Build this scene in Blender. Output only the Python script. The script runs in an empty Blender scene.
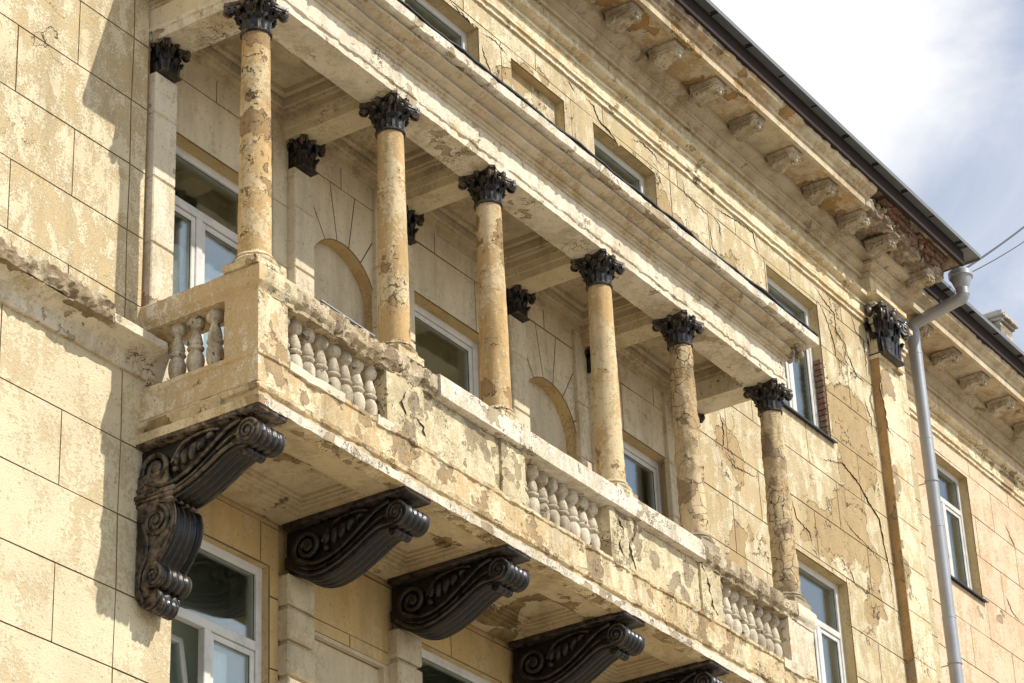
import bpy, bmesh, math, random
from mathutils import Vector, Matrix, noise
random.seed(7)
sc = bpy.context.scene
COL = sc.collection
PI = math.pi

# ------------------------------------------------------------------ camera
cam_d = bpy.data.cameras.new('camera'); cam = bpy.data.objects.new('camera', cam_d); COL.objects.link(cam); sc.camera = cam
yaw, pitch, roll = math.radians(57.54617434), math.radians(28.14205001), math.radians(-2.58413549)
fw = Vector((math.sin(yaw)*math.cos(pitch), math.cos(yaw)*math.cos(pitch), math.sin(pitch)))
rt = Vector((math.cos(yaw), -math.sin(yaw), 0)); up = rt.cross(fw)
r2 = math.cos(roll)*rt + math.sin(roll)*up; u2 = -math.sin(roll)*rt + math.cos(roll)*up
cam.matrix_world = Matrix(((r2.x, u2.x, -fw.x, 0), (r2.y, u2.y, -fw.y, -12.0), (r2.z, u2.z, -fw.z, 1.65), (0, 0, 0, 1)))
cam_d.sensor_width = 36; cam_d.lens = 36*2645.245/1024; cam_d.clip_end = 3000; cam_d.clip_start = 0.1

# ------------------------------------------------------------------ sky, sun, exposure
SUN = Vector((.335, -1.0, 1.08)).normalized()
w = bpy.data.worlds.new('World'); sc.world = w; w.use_nodes = True
nt = w.node_tree; N = nt.nodes; L = nt.links; N.clear()
sky = N.new('ShaderNodeTexSky'); sky.sky_type = 'NISHITA'; sky.sun_disc = False
sky.sun_elevation = math.asin(SUN.z); sky.sun_rotation = math.atan2(SUN.x, SUN.y); sky.air_density = 1.0; sky.dust_density = .3; sky.ozone_density = 2.5
bgs = N.new('ShaderNodeBackground'); bgs.inputs[1].default_value = 0.15
bgc = N.new('ShaderNodeBackground'); bgc.inputs[0].default_value = (1, .99, .98, 1); bgc.inputs[1].default_value = 1.08
L.new(sky.outputs[0], bgs.inputs[0])
tc = N.new('ShaderNodeTexCoord')
dot = N.new('ShaderNodeVectorMath'); dot.operation = 'DOT_PRODUCT'
cd = (fw + r2*((760-512)/2645.245) + u2*((341.5-10)/2645.245)).normalized(); dot.inputs[1].default_value = cd
L.new(tc.outputs['Generated'], dot.inputs[0])
mp = N.new('ShaderNodeMapping'); mp.inputs['Scale'].default_value = (1.0, 1.6, 2.2); L.new(tc.outputs['Generated'], mp.inputs[0])
nz = N.new('ShaderNodeTexNoise'); nz.inputs['Scale'].default_value = 7; nz.inputs['Detail'].default_value = 7; nz.inputs['Roughness'].default_value = .55; nz.inputs['Distortion'].default_value = .6
L.new(mp.outputs[0], nz.inputs['Vector'])
ma = N.new('ShaderNodeMath'); ma.operation = 'MULTIPLY_ADD'; L.new(dot.outputs['Value'], ma.inputs[0]); ma.inputs[1].default_value = 150.0; ma.inputs[2].default_value = -149.55; mcl = N.new('ShaderNodeMath'); mcl.operation = 'MAXIMUM'; L.new(ma.outputs[0], mcl.inputs[0]); mcl.inputs[1].default_value = -.25
mb = N.new('ShaderNodeMath'); mb.operation = 'MULTIPLY_ADD'; L.new(nz.outputs[0], mb.inputs[0]); mb.inputs[1].default_value = 1.15; L.new(mcl.outputs[0], mb.inputs[2])
mr = N.new('ShaderNodeMapRange'); mr.interpolation_type = 'SMOOTHSTEP'; mr.inputs['From Min'].default_value = 0.0; mr.inputs['From Max'].default_value = 1.0; mr.inputs['To Min'].default_value = .25; mr.inputs['To Max'].default_value = 1.0
L.new(mb.outputs[0], mr.inputs[0])
mx = N.new('ShaderNodeMixShader'); L.new(mr.outputs[0], mx.inputs[0]); L.new(bgs.outputs[0], mx.inputs[1]); L.new(bgc.outputs[0], mx.inputs[2])
ow = N.new('ShaderNodeOutputWorld'); L.new(mx.outputs[0], ow.inputs[0])
sl = bpy.data.lights.new('sun', 'SUN'); sl.energy = 4.7; sl.angle = math.radians(.53); sl.color = (1, .96, .89)
so = bpy.data.objects.new('sun', sl); COL.objects.link(so); so.rotation_euler = SUN.to_track_quat('Z', 'Y').to_euler(); so.location = (20, -30, 40)
sc.view_settings.view_transform = 'Standard'; sc.view_settings.look = 'None'; sc.view_settings.exposure = 0.1; sc.view_settings.gamma = 1
sc.view_settings.use_curve_mapping = False
sc.render.engine = 'CYCLES'; sc.cycles.max_bounces = 8; sc.cycles.diffuse_bounces = 4

# ------------------------------------------------------------------ materials
class NT:
    def __init__(s, name):
        s.m = bpy.data.materials.new(name); s.m.use_nodes = True; s.t = s.m.node_tree; s.t.nodes.clear()
        s.out = s.n('ShaderNodeOutputMaterial'); s.tc = s.n('ShaderNodeTexCoord')
        s.oi = s.n('ShaderNodeObjectInfo')
        rv = s.vm('SCALE', s.oi.outputs['Location'], None, sc=1.0)
        s.co = s.vm('ADD', s.tc.outputs['Object'], rv)
    def n(s, t, **k):
        x = s.t.nodes.new(t)
        for a, b in k.items(): setattr(x, a, b)
        return x
    def put(s, sock, v):
        if v is None: return
        if isinstance(v, bpy.types.NodeSocket): s.t.links.new(v, sock)
        else:
            if isinstance(v, tuple) and len(v) == 3 and sock.type == 'RGBA': v = v+(1,)
            sock.default_value = v
    def m_(s, op, a, b=None, c=None, clamp=False):
        x = s.n('ShaderNodeMath', operation=op, use_clamp=clamp)
        s.put(x.inputs[0], a); s.put(x.inputs[1], b); s.put(x.inputs[2], c); return x.outputs[0]
    def vm(s, op, a, b=None, sc=None):
        x = s.n('ShaderNodeVectorMath', operation=op); s.put(x.inputs[0], a); s.put(x.inputs[1], b)
        if sc is not None: s.put(x.inputs['Scale'], sc)
        return x.outputs['Value'] if op in ('LENGTH', 'DOT_PRODUCT') else x.outputs[0]
    def map(s, v, scale=(1, 1, 1), loc=(0, 0, 0)):
        x = s.n('ShaderNodeMapping'); s.put(x.inputs[0], v); x.inputs['Scale'].default_value = scale; x.inputs['Location'].default_value = loc; return x.outputs[0]
    def noise(s, v, scale, detail=6, rough=.6, dist=0, col=False):
        x = s.n('ShaderNodeTexNoise'); s.put(x.inputs['Vector'], v); x.inputs['Scale'].default_value = scale; x.inputs['Detail'].default_value = detail
        x.inputs['Roughness'].default_value = rough; x.inputs['Distortion'].default_value = dist; return x.outputs[1 if col else 0]
    def voro(s, v, scale, feature='DISTANCE_TO_EDGE', out=0):
        x = s.n('ShaderNodeTexVoronoi', feature=feature); s.put(x.inputs['Vector'], v); x.inputs['Scale'].default_value = scale; return x.outputs[out]
    def step(s, v, a, b, lo=0.0, hi=1.0):
        x = s.n('ShaderNodeMapRange'); s.put(x.inputs[0], v); x.inputs[1].default_value = a; x.inputs[2].default_value = b; x.inputs[3].default_value = lo; x.inputs[4].default_value = hi; return x.outputs[0]
    def mix(s, f, a, b):
        x = s.n('ShaderNodeMix', data_type='RGBA'); s.put(x.inputs[0], f); s.put(x.inputs[6], a); s.put(x.inputs[7], b); return x.outputs[2]
    def mul(s, c, f):
        x = s.n('ShaderNodeVectorMath', operation='SCALE'); s.put(x.inputs[0], c); s.put(x.inputs['Scale'], f); return x.outputs[0]
    def bump(s, h, dist, strength=1.0, nrm=None):
        x = s.n('ShaderNodeBump'); s.put(x.inputs['Height'], h); x.inputs['Distance'].default_value = dist; x.inputs['Strength'].default_value = strength; s.put(x.inputs['Normal'], nrm); return x.outputs[0]
    def finish(s, col, rough=.9, nrm=None, metal=0, spec=.3, coat=0):
        p = s.n('ShaderNodeBsdfPrincipled'); s.put(p.inputs['Base Color'], col); s.put(p.inputs['Roughness'], rough); s.put(p.inputs['Metallic'], metal)
        s.put(p.inputs['Specular IOR Level'], spec); s.put(p.inputs['Coat Weight'], coat)
        if nrm is not None: s.t.links.new(nrm, p.inputs['Normal'])
        s.t.links.new(p.outputs[0], s.out.inputs[0]); return s.m

CREAM = (.65, .555, .37); CREAM2 = (.74, .62, .40); TAN = (.47, .335, .155); GREY = (.30, .235, .155); WHITE = (.70, .63, .50)

def stucco(name, base=CREAM, lost=TAN, deep=GREY, loss=.45, lsc=5.0, flake=.25, crack=.5, csc=3.2, patches=(), stain=.25, grain=.5, streak=1.0, flk_scale=1.3, seed=0.0, craze=False, hb=1.0):
    """painted render: base paint, speckled paint loss, fallen flakes showing the coat below, cracks, stains"""
    s = NT(name)
    co = s.map(s.co, loc=(seed*3.7, seed*1.3, seed*2.1))
    wob = s.vm('SCALE', s.noise(co, 5, 4, .6, col=True), None, sc=.10)
    cw = s.vm('ADD', co, wob)
    big = s.noise(co, .9, 4, .6)
    mid = s.noise(s.map(co, (1, 1, .6)), lsc, 6, .68, .3)
    fin = s.noise(s.map(co, (1, 1, streak)), lsc*7, 3, .7)
    v = s.m_('ADD', s.m_('MULTIPLY', mid, .52), s.m_('ADD', s.m_('MULTIPLY', big, .30), s.m_('MULTIPLY', fin, .43)))
    t = .632 - (loss-.5)*.20
    lm = s.step(v, t-.012, t+.02)                                   # paint worn off
    # patch bias
    pb = None
    if patches:
        for (cx, cy, cz, rx, rz, k) in patches:
            d = s.vm('LENGTH', s.vm('MULTIPLY', s.vm('SUBTRACT', cw, (cx, cy, cz)), (1/rx, .15, 1/rz)))
            q = s.m_('MULTIPLY', s.step(d, 1.3, .2), k)
            pb = q if pb is None else s.m_('MAXIMUM', pb, q)
    fn = s.noise(s.vm('ADD', co, s.vm('SCALE', s.noise(co, 9, 3, .6, col=True), None, sc=.06)), flk_scale, 6, .58)
    if pb is not None: fn = s.m_('ADD', fn, pb)
    ft = .74 - .36*flake
    fm = s.step(fn, ft-.004, ft+.004)
    fedge = s.m_('MULTIPLY', s.step(s.m_('ABSOLUTE', s.m_('SUBTRACT', fn, ft)), .011, .0), s.step(s.noise(co, 4, 3), .46, .56))
    if crack > .03:
     cmask = s.step(s.m_('ADD', s.noise(co, 1.1, 4, .6), s.m_('MULTIPLY', pb, .8) if pb is not None else 0.0), .70-.32*crack, .76-.32*crack)
     gate = s.noise(co, 2.7, 3, .6)
     if craze:
      ve = s.voro(s.vm('ADD', co, s.vm('SCALE', wob, None, sc=1.3)), csc)
      wd = s.m_('MULTIPLY_ADD', s.step(gate, .35, .65), .035, .004)
      crk = s.m_('MULTIPLY', s.m_('LESS_THAN', ve, wd), cmask)
     else:
      cn = s.noise(s.vm('ADD', co, s.vm('SCALE', wob, None, sc=.8)), csc*.55, 5, .62)
      wd = s.m_('MULTIPLY', s.step(gate, .44, .66), .0105)
      c1 = s.m_('LESS_THAN', s.m_('ABSOLUTE', s.m_('SUBTRACT', cn, .5)), wd)
      c2 = s.m_('LESS_THAN', s.m_('ABSOLUTE', s.m_('SUBTRACT', cn, .60)), s.m_('MULTIPLY', wd, .7))
      crk = s.m_('MULTIPLY', s.m_('MAXIMUM', c1, c2), cmask)
    else: crk = 0.0
    tone = s.noise(co, 2.2, 4, .65)
    c = s.mix(s.step(tone, .35, .68), base, tuple(min(1, b*1.13) for b in base))
    warm = tuple(a*.62+b*.38 for a, b in zip(base, lost))
    c = s.mix(s.m_('MULTIPLY', s.step(s.noise(co, 1.3, 5, .7, .5), .47, .62), .6), c, warm)
    lostc = s.mix(s.step(fin, .35, .65), lost, tuple(a*.6+b*.4 for a, b in zip(lost, base)))
    c = s.mix(s.m_('MULTIPLY', lm, .85), c, lostc)
    deepc = s.mix(s.step(s.noise(co, 6, 6, .7), .4, .6), deep, tuple(a*.5+b*.5 for a, b in zip(deep, lost)))
    c = s.mix(s.m_('MULTIPLY', fm, .95), c, deepc)
    stn = s.step(s.noise(s.map(co, (2.2, 2.2, .35)), 1.6, 5, .7), .46, .66)
    c = s.mix(s.m_('MULTIPLY', stn, stain), c, (.17, .125, .07))
    spk = s.step(s.noise(co, 38, 3, .65), .61, .69)
    c = s.mix(s.m_('MULTIPLY', spk, .5), c, (.14, .09, .045))
    c = s.mix(s.m_('MULTIPLY', crk, .85), c, (.05, .035, .02))
    c = s.mix(s.m_('MULTIPLY', fedge, .5), c, (.07, .045, .025))
    h = s.m_('SUBTRACT', s.m_('MULTIPLY', lm, -.10), s.m_('MULTIPLY', fm, .8))
    h = s.m_('SUBTRACT', h, s.m_('MULTIPLY', crk, .7))
    h = s.m_('ADD', h, s.m_('MULTIPLY', s.noise(co, 3, 4, .6), .30))
    h = s.m_('ADD', h, s.m_('MULTIPLY', s.noise(co, 55, 2, .7), .2*grain))
    return s.finish(c, .92, s.bump(h, .017*hb, 1.0), spec=.15)

def dark_cast(nm='black_bracket_paint', wk=1.0, dk=1.0):
    s = NT(nm)
    g = s.n('ShaderNodeNewGeometry')
    e = s.step(g.outputs['Pointiness'], .515, .60)
    n1 = s.noise(s.co, 14, 6, .65)
    wear = s.m_('MULTIPLY', s.m_('MULTIPLY', e, s.step(n1, .40, .62)), wk)
    dust = s.m_('MULTIPLY', s.step(s.noise(s.co, 6, 6, .7), .5, .7), .5*dk)
    c = s.mix(wear, (.007, .006, .0055), (.24, .175, .115))
    c = s.mix(dust, c, (.045, .035, .026))
    h = s.m_('ADD', s.noise(s.co, 30, 5, .6), s.m_('MULTIPLY', s.noise(s.co, 8, 3), .6))
    return s.finish(c, s.step(n1, .3, .7, .22, .48), s.bump(h, .006, .7), spec=.40)

def plain(name, col, rough=.6, metal=0, var=.12, bumpd=.002, sc_=8.0, spec=.4, dirt=0.0):
    s = NT(name); n = s.noise(s.co, sc_, 6, .6)
    c = s.mix(n, tuple(x*(1-var) for x in col), tuple(min(1, x*(1+var)) for x in col))
    if dirt: c = s.mix(s.m_('MULTIPLY', s.step(s.noise(s.co, 3.5, 8, .7), .5, .66), dirt), c, (.12, .09, .06))
    return s.finish(c, rough, s.bump(s.noise(s.co, sc_*4, 4), bumpd, .6), metal, spec)

def rubble(name, a=(.34, .27, .19), b=(.20, .14, .095), c_=(.50, .42, .31), sc_=9.0):
    s = NT(name)
    n1 = s.noise(s.co, sc_, 8, .7); n2 = s.noise(s.co, sc_*.35, 5, .6)
    v = s.voro(s.vm('ADD', s.co, s.vm('SCALE', s.noise(s.co, 12, 3, col=True), None, sc=.06)), sc_*1.2, 'F1')
    c = s.mix(s.step(n1, .36, .62), a, b); c = s.mix(s.step(n2, .52, .6), c, c_)
    h = s.m_('ADD', n1, s.m_('MULTIPLY', v, .8))
    return s.finish(c, .95, s.bump(h, .03, 1.0), spec=.1)

def brickmat():
    s = NT('old_red_brick'); n = s.noise(s.co, 6, 6, .7); n2 = s.noise(s.co, 25, 5, .7)
    rnd = s.noise(s.co, 3.1, 1)
    c = s.mix(s.step(rnd, .35, .65), (.19, .07, .045), (.15, .085, .06)); c = s.mix(s.step(n2, .42, .62), c, (.27, .20, .14))
    c = s.mix(s.m_('MULTIPLY', s.step(n, .55, .68), .6), c, (.12, .08, .06))
    return s.finish(c, .95, s.bump(s.m_('ADD', n, n2), .012, .9), spec=.1)

def glassmat(tint=(.91, .945, .90)):
    s = NT('window_glass')
    tr = s.n('ShaderNodeBsdfTransparent'); tr.inputs[0].default_value = tint+(1,)
    gl = s.n('ShaderNodeBsdfGlossy'); gl.inputs[0].default_value = (.95, .97, 1, 1); gl.inputs['Roughness'].default_value = .015
    fr = s.n('ShaderNodeFresnel'); fr.inputs[0].default_value = 1.5
    b = s.bump(s.noise(s.co, 1.2, 2), .004, .25); s.t.links.new(b, gl.inputs['Normal'])
    f = s.m_('MULTIPLY_ADD', fr.outputs[0], .6, .01)
    mx = s.n('ShaderNodeMixShader'); s.put(mx.inputs[0], f); s.t.links.new(tr.outputs[0], mx.inputs[1]); s.t.links.new(gl.outputs[0], mx.inputs[2])
    s.t.links.new(mx.outputs[0], s.out.inputs[0]); return s.m

M = {}
M['wall'] = stucco('cream_render_wall', loss=.56, lsc=6.5, flake=.13, crack=.40, csc=2.6, stain=.25, flk_scale=1.0, hb=1.7,
    patches=((26.35, 0, 15.6, .75, 2.0, .30), (25.70, 0, 13.95, 1.3, .60, .30), (26.30, 0, 14.0, .7, 1.0, .26), (22.0, 0, 16.3, 1.0, 1.2, .27), (23.60, 0, 16.0, .7, 1.0, .26), (23.20, 0, 14.1, .4, .9, .24), (19.50, 0, 16.4, 1.1, .9, .24), (23.20, 0, 12.9, .7, .7, .20), (27.50, 0, 13.2, .6, 1.2, .14)), deep=(.44, .315, .165))
M['wall_low'] = stucco('smooth_cream_render', base=(.64, .55, .365), lost=(.50, .375, .205), loss=.36, lsc=4.0, flake=.02, crack=.0, stain=.06, grain=2.4, seed=22)
M['wing'] = stucco('pinkish_render_wall', base=(.64, .49, .335), lost=(.50, .345, .185), loss=.42, lsc=3.0, flake=.14, crack=.15, stain=.06, seed=2)
M['loggia'] = stucco('greyish_cream_render', base=(.64, .55, .39), lost=(.47, .37, .23), loss=.22, lsc=3, flake=.06, crack=.05, stain=.28, seed=3)
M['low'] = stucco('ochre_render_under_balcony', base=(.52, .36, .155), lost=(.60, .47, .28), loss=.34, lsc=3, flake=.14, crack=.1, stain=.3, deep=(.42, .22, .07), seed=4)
M['low_pale'] = stucco('pale_render_panel', base=(.55, .46, .31), lost=(.45, .36, .22), loss=.25, lsc=3, flake=.13, crack=.1, stain=.3, deep=(.42, .22, .08), seed=5)
M['soffit'] = stucco('soffit_paint', base=(.54, .43, .26), lost=(.46, .33, .17), loss=.3, lsc=3, flake=.44, crack=.2, stain=.35, deep=(.17, .115, .045), flk_scale=1.6, seed=6)
M['ceil'] = stucco('loggia_ceiling_paint', base=(.54, .45, .30), lost=(.38, .28, .16), loss=.3, lsc=3, flake=.05, crack=.1, stain=.4, seed=7)
M['column'] = stucco('column_ochre_render', base=(.61, .485, .29), lost=(.48, .285, .10), loss=.66, lsc=3.4, flake=.40, crack=.85, csc=5, stain=.5, deep=(.28, .19, .10), flk_scale=2.2, grain=.4, seed=8)
M['column_bad'] = stucco('column_crazed_render', base=(.60, .465, .275), lost=(.44, .285, .125), loss=.5, lsc=4, flake=.50, crack=.72, csc=7.5, stain=.45, craze=True, deep=(.30, .235, .16), flk_scale=3, grain=1.2, seed=9)
M['white'] = stucco('off_white_paint', base=(.70, .62, .47), lost=(.54, .42, .24), loss=.36, lsc=5, flake=.33, crack=.45, csc=5, stain=.35, deep=(.42, .33, .21), flk_scale=3.2, seed=10)
M['lip'] = stucco('white_edge_paint', base=(.70, .63, .50), lost=(.54, .44, .29), loss=.35, lsc=7, flake=.40, crack=.8, csc=8, stain=.35, deep=(.40, .31, .20), flk_scale=4.0, seed=31)
M['beam'] = stucco('pale_beam_paint', base=(.64, .54, .36), lost=(.50, .37, .19), loss=.3, lsc=4, flake=.2, crack=.3, stain=.2, seed=33)
M['moulding'] = stucco('weathered_moulding', base=(.55, .46, .32), lost=(.40, .27, .13), loss=.3, lsc=4, flake=.26, crack=.2, stain=.3, flk_scale=2.4, seed=11, hb=.5)
M['slab'] = stucco('balcony_edge_paint', base=(.66, .555, .36), lost=(.50, .33, .14), loss=.52, lsc=6, flake=.50, crack=.8, csc=7, stain=.5, deep=(.32, .235, .14), flk_scale=3.6, grain=1.6, seed=12)
M['side'] = stucco('ochre_parapet_paint', base=(.74, .65, .48), lost=(.46, .28, .09), loss=.60, lsc=12, flake=.05, crack=.1, stain=.1, seed=13)
M['panel'] = stucco('flaking_panel_paint', base=(.64, .55, .36), lost=(.50, .39, .21), loss=.55, lsc=7, flake=.50, crack=.8, csc=8, stain=.25, flk_scale=3.2, grain=1.3, seed=14)
M['baluster'] = stucco('baluster_limewash', base=(.60, .53, .40), lost=(.36, .28, .18), loss=.45, lsc=9, flake=.30, crack=.1, stain=.75, deep=(.13, .105, .08), flk_scale=7, seed=15)
M['cornice'] = stucco('cornice_paint', base=(.56, .475, .33), lost=(.46, .27, .10), loss=.4, lsc=3, flake=.44, crack=.15, stain=.45, deep=(.36, .22, .085), flk_scale=.9, seed=16, hb=.8, patches=((20.9, -.5, 18.33, 1.3, .3, .22),))
M['modil'] = stucco('grimy_bracket_paint', base=(.56, .48, .35), lost=(.24, .18, .11), loss=.52, lsc=10, flake=.02, crack=.02, stain=.35, seed=26, hb=.35)
M['arch'] = stucco('architrave_paint', base=(.72, .62, .42), lost=(.52, .35, .15), loss=.42, lsc=5, flake=.34, crack=.6, stain=.2, seed=17, hb=.8)
M['strip'] = stucco('ochre_bare_strip', base=(.44, .28, .12), lost=(.30, .19, .09), loss=.5, lsc=7, flake=.40, crack=.3, stain=.25, seed=18)
M['reveal'] = stucco('window_reveal_paint', base=(.55, .42, .22), lost=(.45, .29, .12), loss=.35, lsc=4, flake=.15, crack=.2, stain=.2, seed=19)
M['greyr'] = stucco('bare_grey_render', base=(.34, .28, .19), lost=(.42, .33, .2), loss=.4, lsc=6, flake=.25, crack=.3, stain=.3, deep=(.24, .18, .12), grain=1.6, seed=20)
M['crust'] = stucco('broken_rail_crust', base=(.56, .46, .31), lost=(.44, .33, .19), loss=.5, lsc=8, flake=.58, crack=.9, csc=9, stain=.55, deep=(.27, .20, .125), flk_scale=6, grain=2.0, seed=30, craze=False, hb=1.6)
M['rubble'] = rubble('crumbled_mortar'); M['rubble2'] = rubble('broken_stone', (.36, .275, .17), (.20, .14, .08), (.50, .42, .29), 8.0)
M['brick'] = brickmat(); M['dark'] = dark_cast('black_bracket_paint', .30, .12); M['dark_worn'] = dark_cast('worn_black_bracket_paint', 1.0, .5); M['dark_cap'] = dark_cast('blackened_capital_paint', .6, .7); M['glass'] = glassmat()
M['pvc'] = plain('white_window_frame', (.66, .64, .58), .4, var=.08, bumpd=.0008, dirt=.25)
M['gasket'] = plain('black_gasket', (.02, .02, .02), .5)
M['metal'] = plain('galvanised_sheet', (.36, .37, .38), .42, .35, .15, .002, 3.0, dirt=.12)
M['roofm'] = plain('grey_roof_sheet', (.16, .17, .175), .5, .0, .2, .002, 4.0, dirt=.2)
M['board'] = plain('red_brown_eave_board', (.026, .014, .011), .9, var=.5, bumpd=.01, sc_=7)
M['flash'] = plain('dark_flashing', (.035, .038, .042), .45, .4, .4, .004, 6.0)
M['room'] = plain('room_plaster', (.60, .60, .48), .9, sc_=1.0)
M['curtain'] = plain('pale_curtain', (.80, .85, .92), .8, var=.03, sc_=2.0)
M['wire'] = plain('cable_rubber', (.03, .03, .035), .6)
M['ground'] = plain('pavement_slabs', (.30, .27, .225), .9, var=.2, sc_=.6)
M['joint'] = plain('dirty_joint', (.24, .165, .085), .95, var=.6, sc_=5, spec=.1)
M['crack'] = plain('painted_crack_shade', (.085, .055, .03), .95, var=.4, spec=.05)
M['chim'] = stucco('whitewashed_chimney', base=(.52, .48, .41), lost=(.34, .28, .21), loss=.45, lsc=8, seed=21)

# ------------------------------------------------------------------ mesh helpers
def prop(o, label=None, cat=None, group=None, kind=None):
    for k, v in (('label', label), ('category', cat), ('group', group), ('kind', kind)):
        if v: o[k] = v
    return o
def root(name, loc, label, cat, group=None):
    o = bpy.data.objects.new(name, None); COL.objects.link(o); o.location = loc; o.empty_display_size = .2
    return prop(o, label, cat, group)
def wloc(o):
    v = Vector(o.location)
    while o.parent: o = o.parent; v += o.location
    return v
def build(bm, name, mat, parent=None, smooth=False, loc=None, label=None, angle=None, rel=False):
    """links bm (world coordinates unless rel) as one object"""
    if parent is not None and not rel: bmesh.ops.translate(bm, verts=bm.verts, vec=-(wloc(parent)+Vector(loc or (0, 0, 0))))
    bmesh.ops.remove_doubles(bm, verts=bm.verts, dist=1e-5) if angle is not None else None
    me = bpy.data.meshes.new(name); bm.to_mesh(me); bm.free()
    mats = mat if isinstance(mat, (list, tuple)) else [mat]
    for m in mats: me.materials.append(m if not isinstance(m, str) else M[m])
    if smooth or angle is not None:
        me.polygons.foreach_set('use_smooth', [True]*len(me.polygons))
        if angle is not None: me.set_sharp_from_angle(angle=math.radians(angle))
    o = bpy.data.objects.new(name, me); COL.objects.link(o)
    if parent is not None: o.parent = parent
    if loc is not None: o.location = loc
    if label: o['label'] = label
    return o
def box(bm, x0, x1, y0, y1, z0, z1, bev=0.0, mi=0):
    vs = [bm.verts.new((x, y, z)) for x in (x0, x1) for y in (y0, y1) for z in (z0, z1)]
    fs = [bm.faces.new([vs[i] for i in f]) for f in ((0, 1, 3, 2), (4, 6, 7, 5), (0, 4, 5, 1), (2, 3, 7, 6), (0, 2, 6, 4), (1, 5, 7, 3))]
    for f in fs: f.material_index = mi
    if bev > 0:
        es = list({e for f in fs for e in f.edges})
        bmesh.ops.bevel(bm, geom=es, offset=bev, segments=1, affect='EDGES', profile=.5)
    return vs
def fbm(p, s, o=4): return noise.fractal(Vector(p)*s, .6, 2.1, o)
def sweep(bm, path, prof, closed=True, div=0.12, wear=0.0, wsc=6.0, wfun=None, caps=True, mi=0):
    """profile (offset outward to the right of travel, z) swept along a 2-D path of (x, y) with mitred corners"""
    n = len(path); st = []
    for i in range(n):
        p = Vector(path[i]); d0 = (p-Vector(path[i-1])).normalized() if i > 0 else None; d1 = (Vector(path[i+1])-p).normalized() if i < n-1 else None
        nn = lambda d: Vector((d.y, -d.x))
        if d0 is None: o = nn(d1)
        elif d1 is None: o = nn(d0)
        else: o = (nn(d0)+nn(d1)); o = o/ (o.dot(nn(d0)))
        if i > 0:
            L_ = (p-Vector(path[i-1])).length; k = max(1, int(round(L_/div))) if div else 1
            for j in range(1, k): t = j/k; st.append((Vector(path[i-1]).lerp(p, t), nn(d0)))
        st.append((p, o))
    rings = []
    for (p, o) in st:
        ring = []
        for (off, z) in prof:
            q = Vector((p.x+o.x*off, p.y+o.y*off, z))
            if wear:
                a = wear*(wfun(q) if wfun else 1)
                c = fbm(q, wsc); c2 = fbm(q+Vector((9, 3, 1)), wsc*.9); c = c+.45*fbm(q, wsc*3.5, 3)
                q = q - Vector((o.x, o.y, 0))*max(0, c+.12)*a*1.6 + Vector((0, 0, 1))*c2*a*.5
            ring.append(bm.verts.new(q))
        rings.append(ring)
    m = len(prof); fs = []
    for a, b in zip(rings, rings[1:]):
        for j in range(m if closed else m-1):
            k = (j+1) % m; f = bm.faces.new((a[j], b[j], b[k], a[k])); f.material_index = mi; fs.append(f)
    if closed and caps:
        f1 = bm.faces.new(rings[0]); f2 = bm.faces.new(list(reversed(rings[-1]))); f1.material_index = f2.material_index = mi
        fs += [f1, f2]
    bmesh.ops.recalc_face_normals(bm, faces=fs)
    return rings
def lathe(bm, cx, cy, prof, seg=24, z0=0.0, cap=True, jit=0.0, square=0.0, mi=0):
    rings = []
    for (r, z) in prof:
        ring = []
        for k in range(seg):
            a = 2*PI*k/seg; rr = r
            if square: c = max(abs(math.cos(a)), abs(math.sin(a))); rr = r*((1-square)+square/c)
            if jit: rr += jit*fbm((math.cos(a)*3, math.sin(a)*3, z*4+cx), 1.0)
            ring.append(bm.verts.new((cx+rr*math.cos(a), cy+rr*math.sin(a), z0+z)))
        rings.append(ring)
    for a, b in zip(rings, rings[1:]):
        for k in range(seg): f = bm.faces.new((a[k], a[(k+1) % seg], b[(k+1) % seg], b[k])); f.material_index = mi
    if cap: bm.faces.new(list(reversed(rings[0]))); bm.faces.new(rings[-1])
    return rings
def tube(bm, pts, rad, seg=10, cap=True):
    rings = []; pts = [Vector(p) for p in pts]; prev = None
    for i, p in enumerate(pts):
        d = (pts[min(i+1, len(pts)-1)]-pts[max(i-1, 0)]).normalized()
        if prev is None: a = d.orthogonal().normalized()
        else: a = (prev-d*prev.dot(d)).normalized()
        prev = a; b = d.cross(a); r = rad[i] if isinstance(rad, (list, tuple)) else rad
        rings.append([bm.verts.new(p+a*r*math.cos(2*PI*k/seg)+b*r*math.sin(2*PI*k/seg)) for k in range(seg)])
    for a, b in zip(rings, rings[1:]):
        for k in range(seg): bm.faces.new((a[k], a[(k+1) % seg], b[(k+1) % seg], b[k]))
    if cap: bm.faces.new(list(reversed(rings[0]))); bm.faces.new(rings[-1])
def ball(bm, c, r, sx=1, sy=1, sz=1, seg=10, rot=None):
    mt = Matrix.Translation(c) @ (rot.to_4x4() if rot else Matrix()) @ Matrix.Diagonal((sx*r, sy*r, sz*r, 1))
    bmesh.ops.create_uvsphere(bm, u_segments=seg, v_segments=max(6, seg*2//3), radius=1, matrix=mt)
def rough(bm, amp, sc_=5.0, cond=None, o=5):
    bm.normal_update()
    for v in bm.verts:
        if cond and not cond(v.co): continue
        v.co += v.normal*(fbm(v.co, sc_, o))*amp
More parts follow.
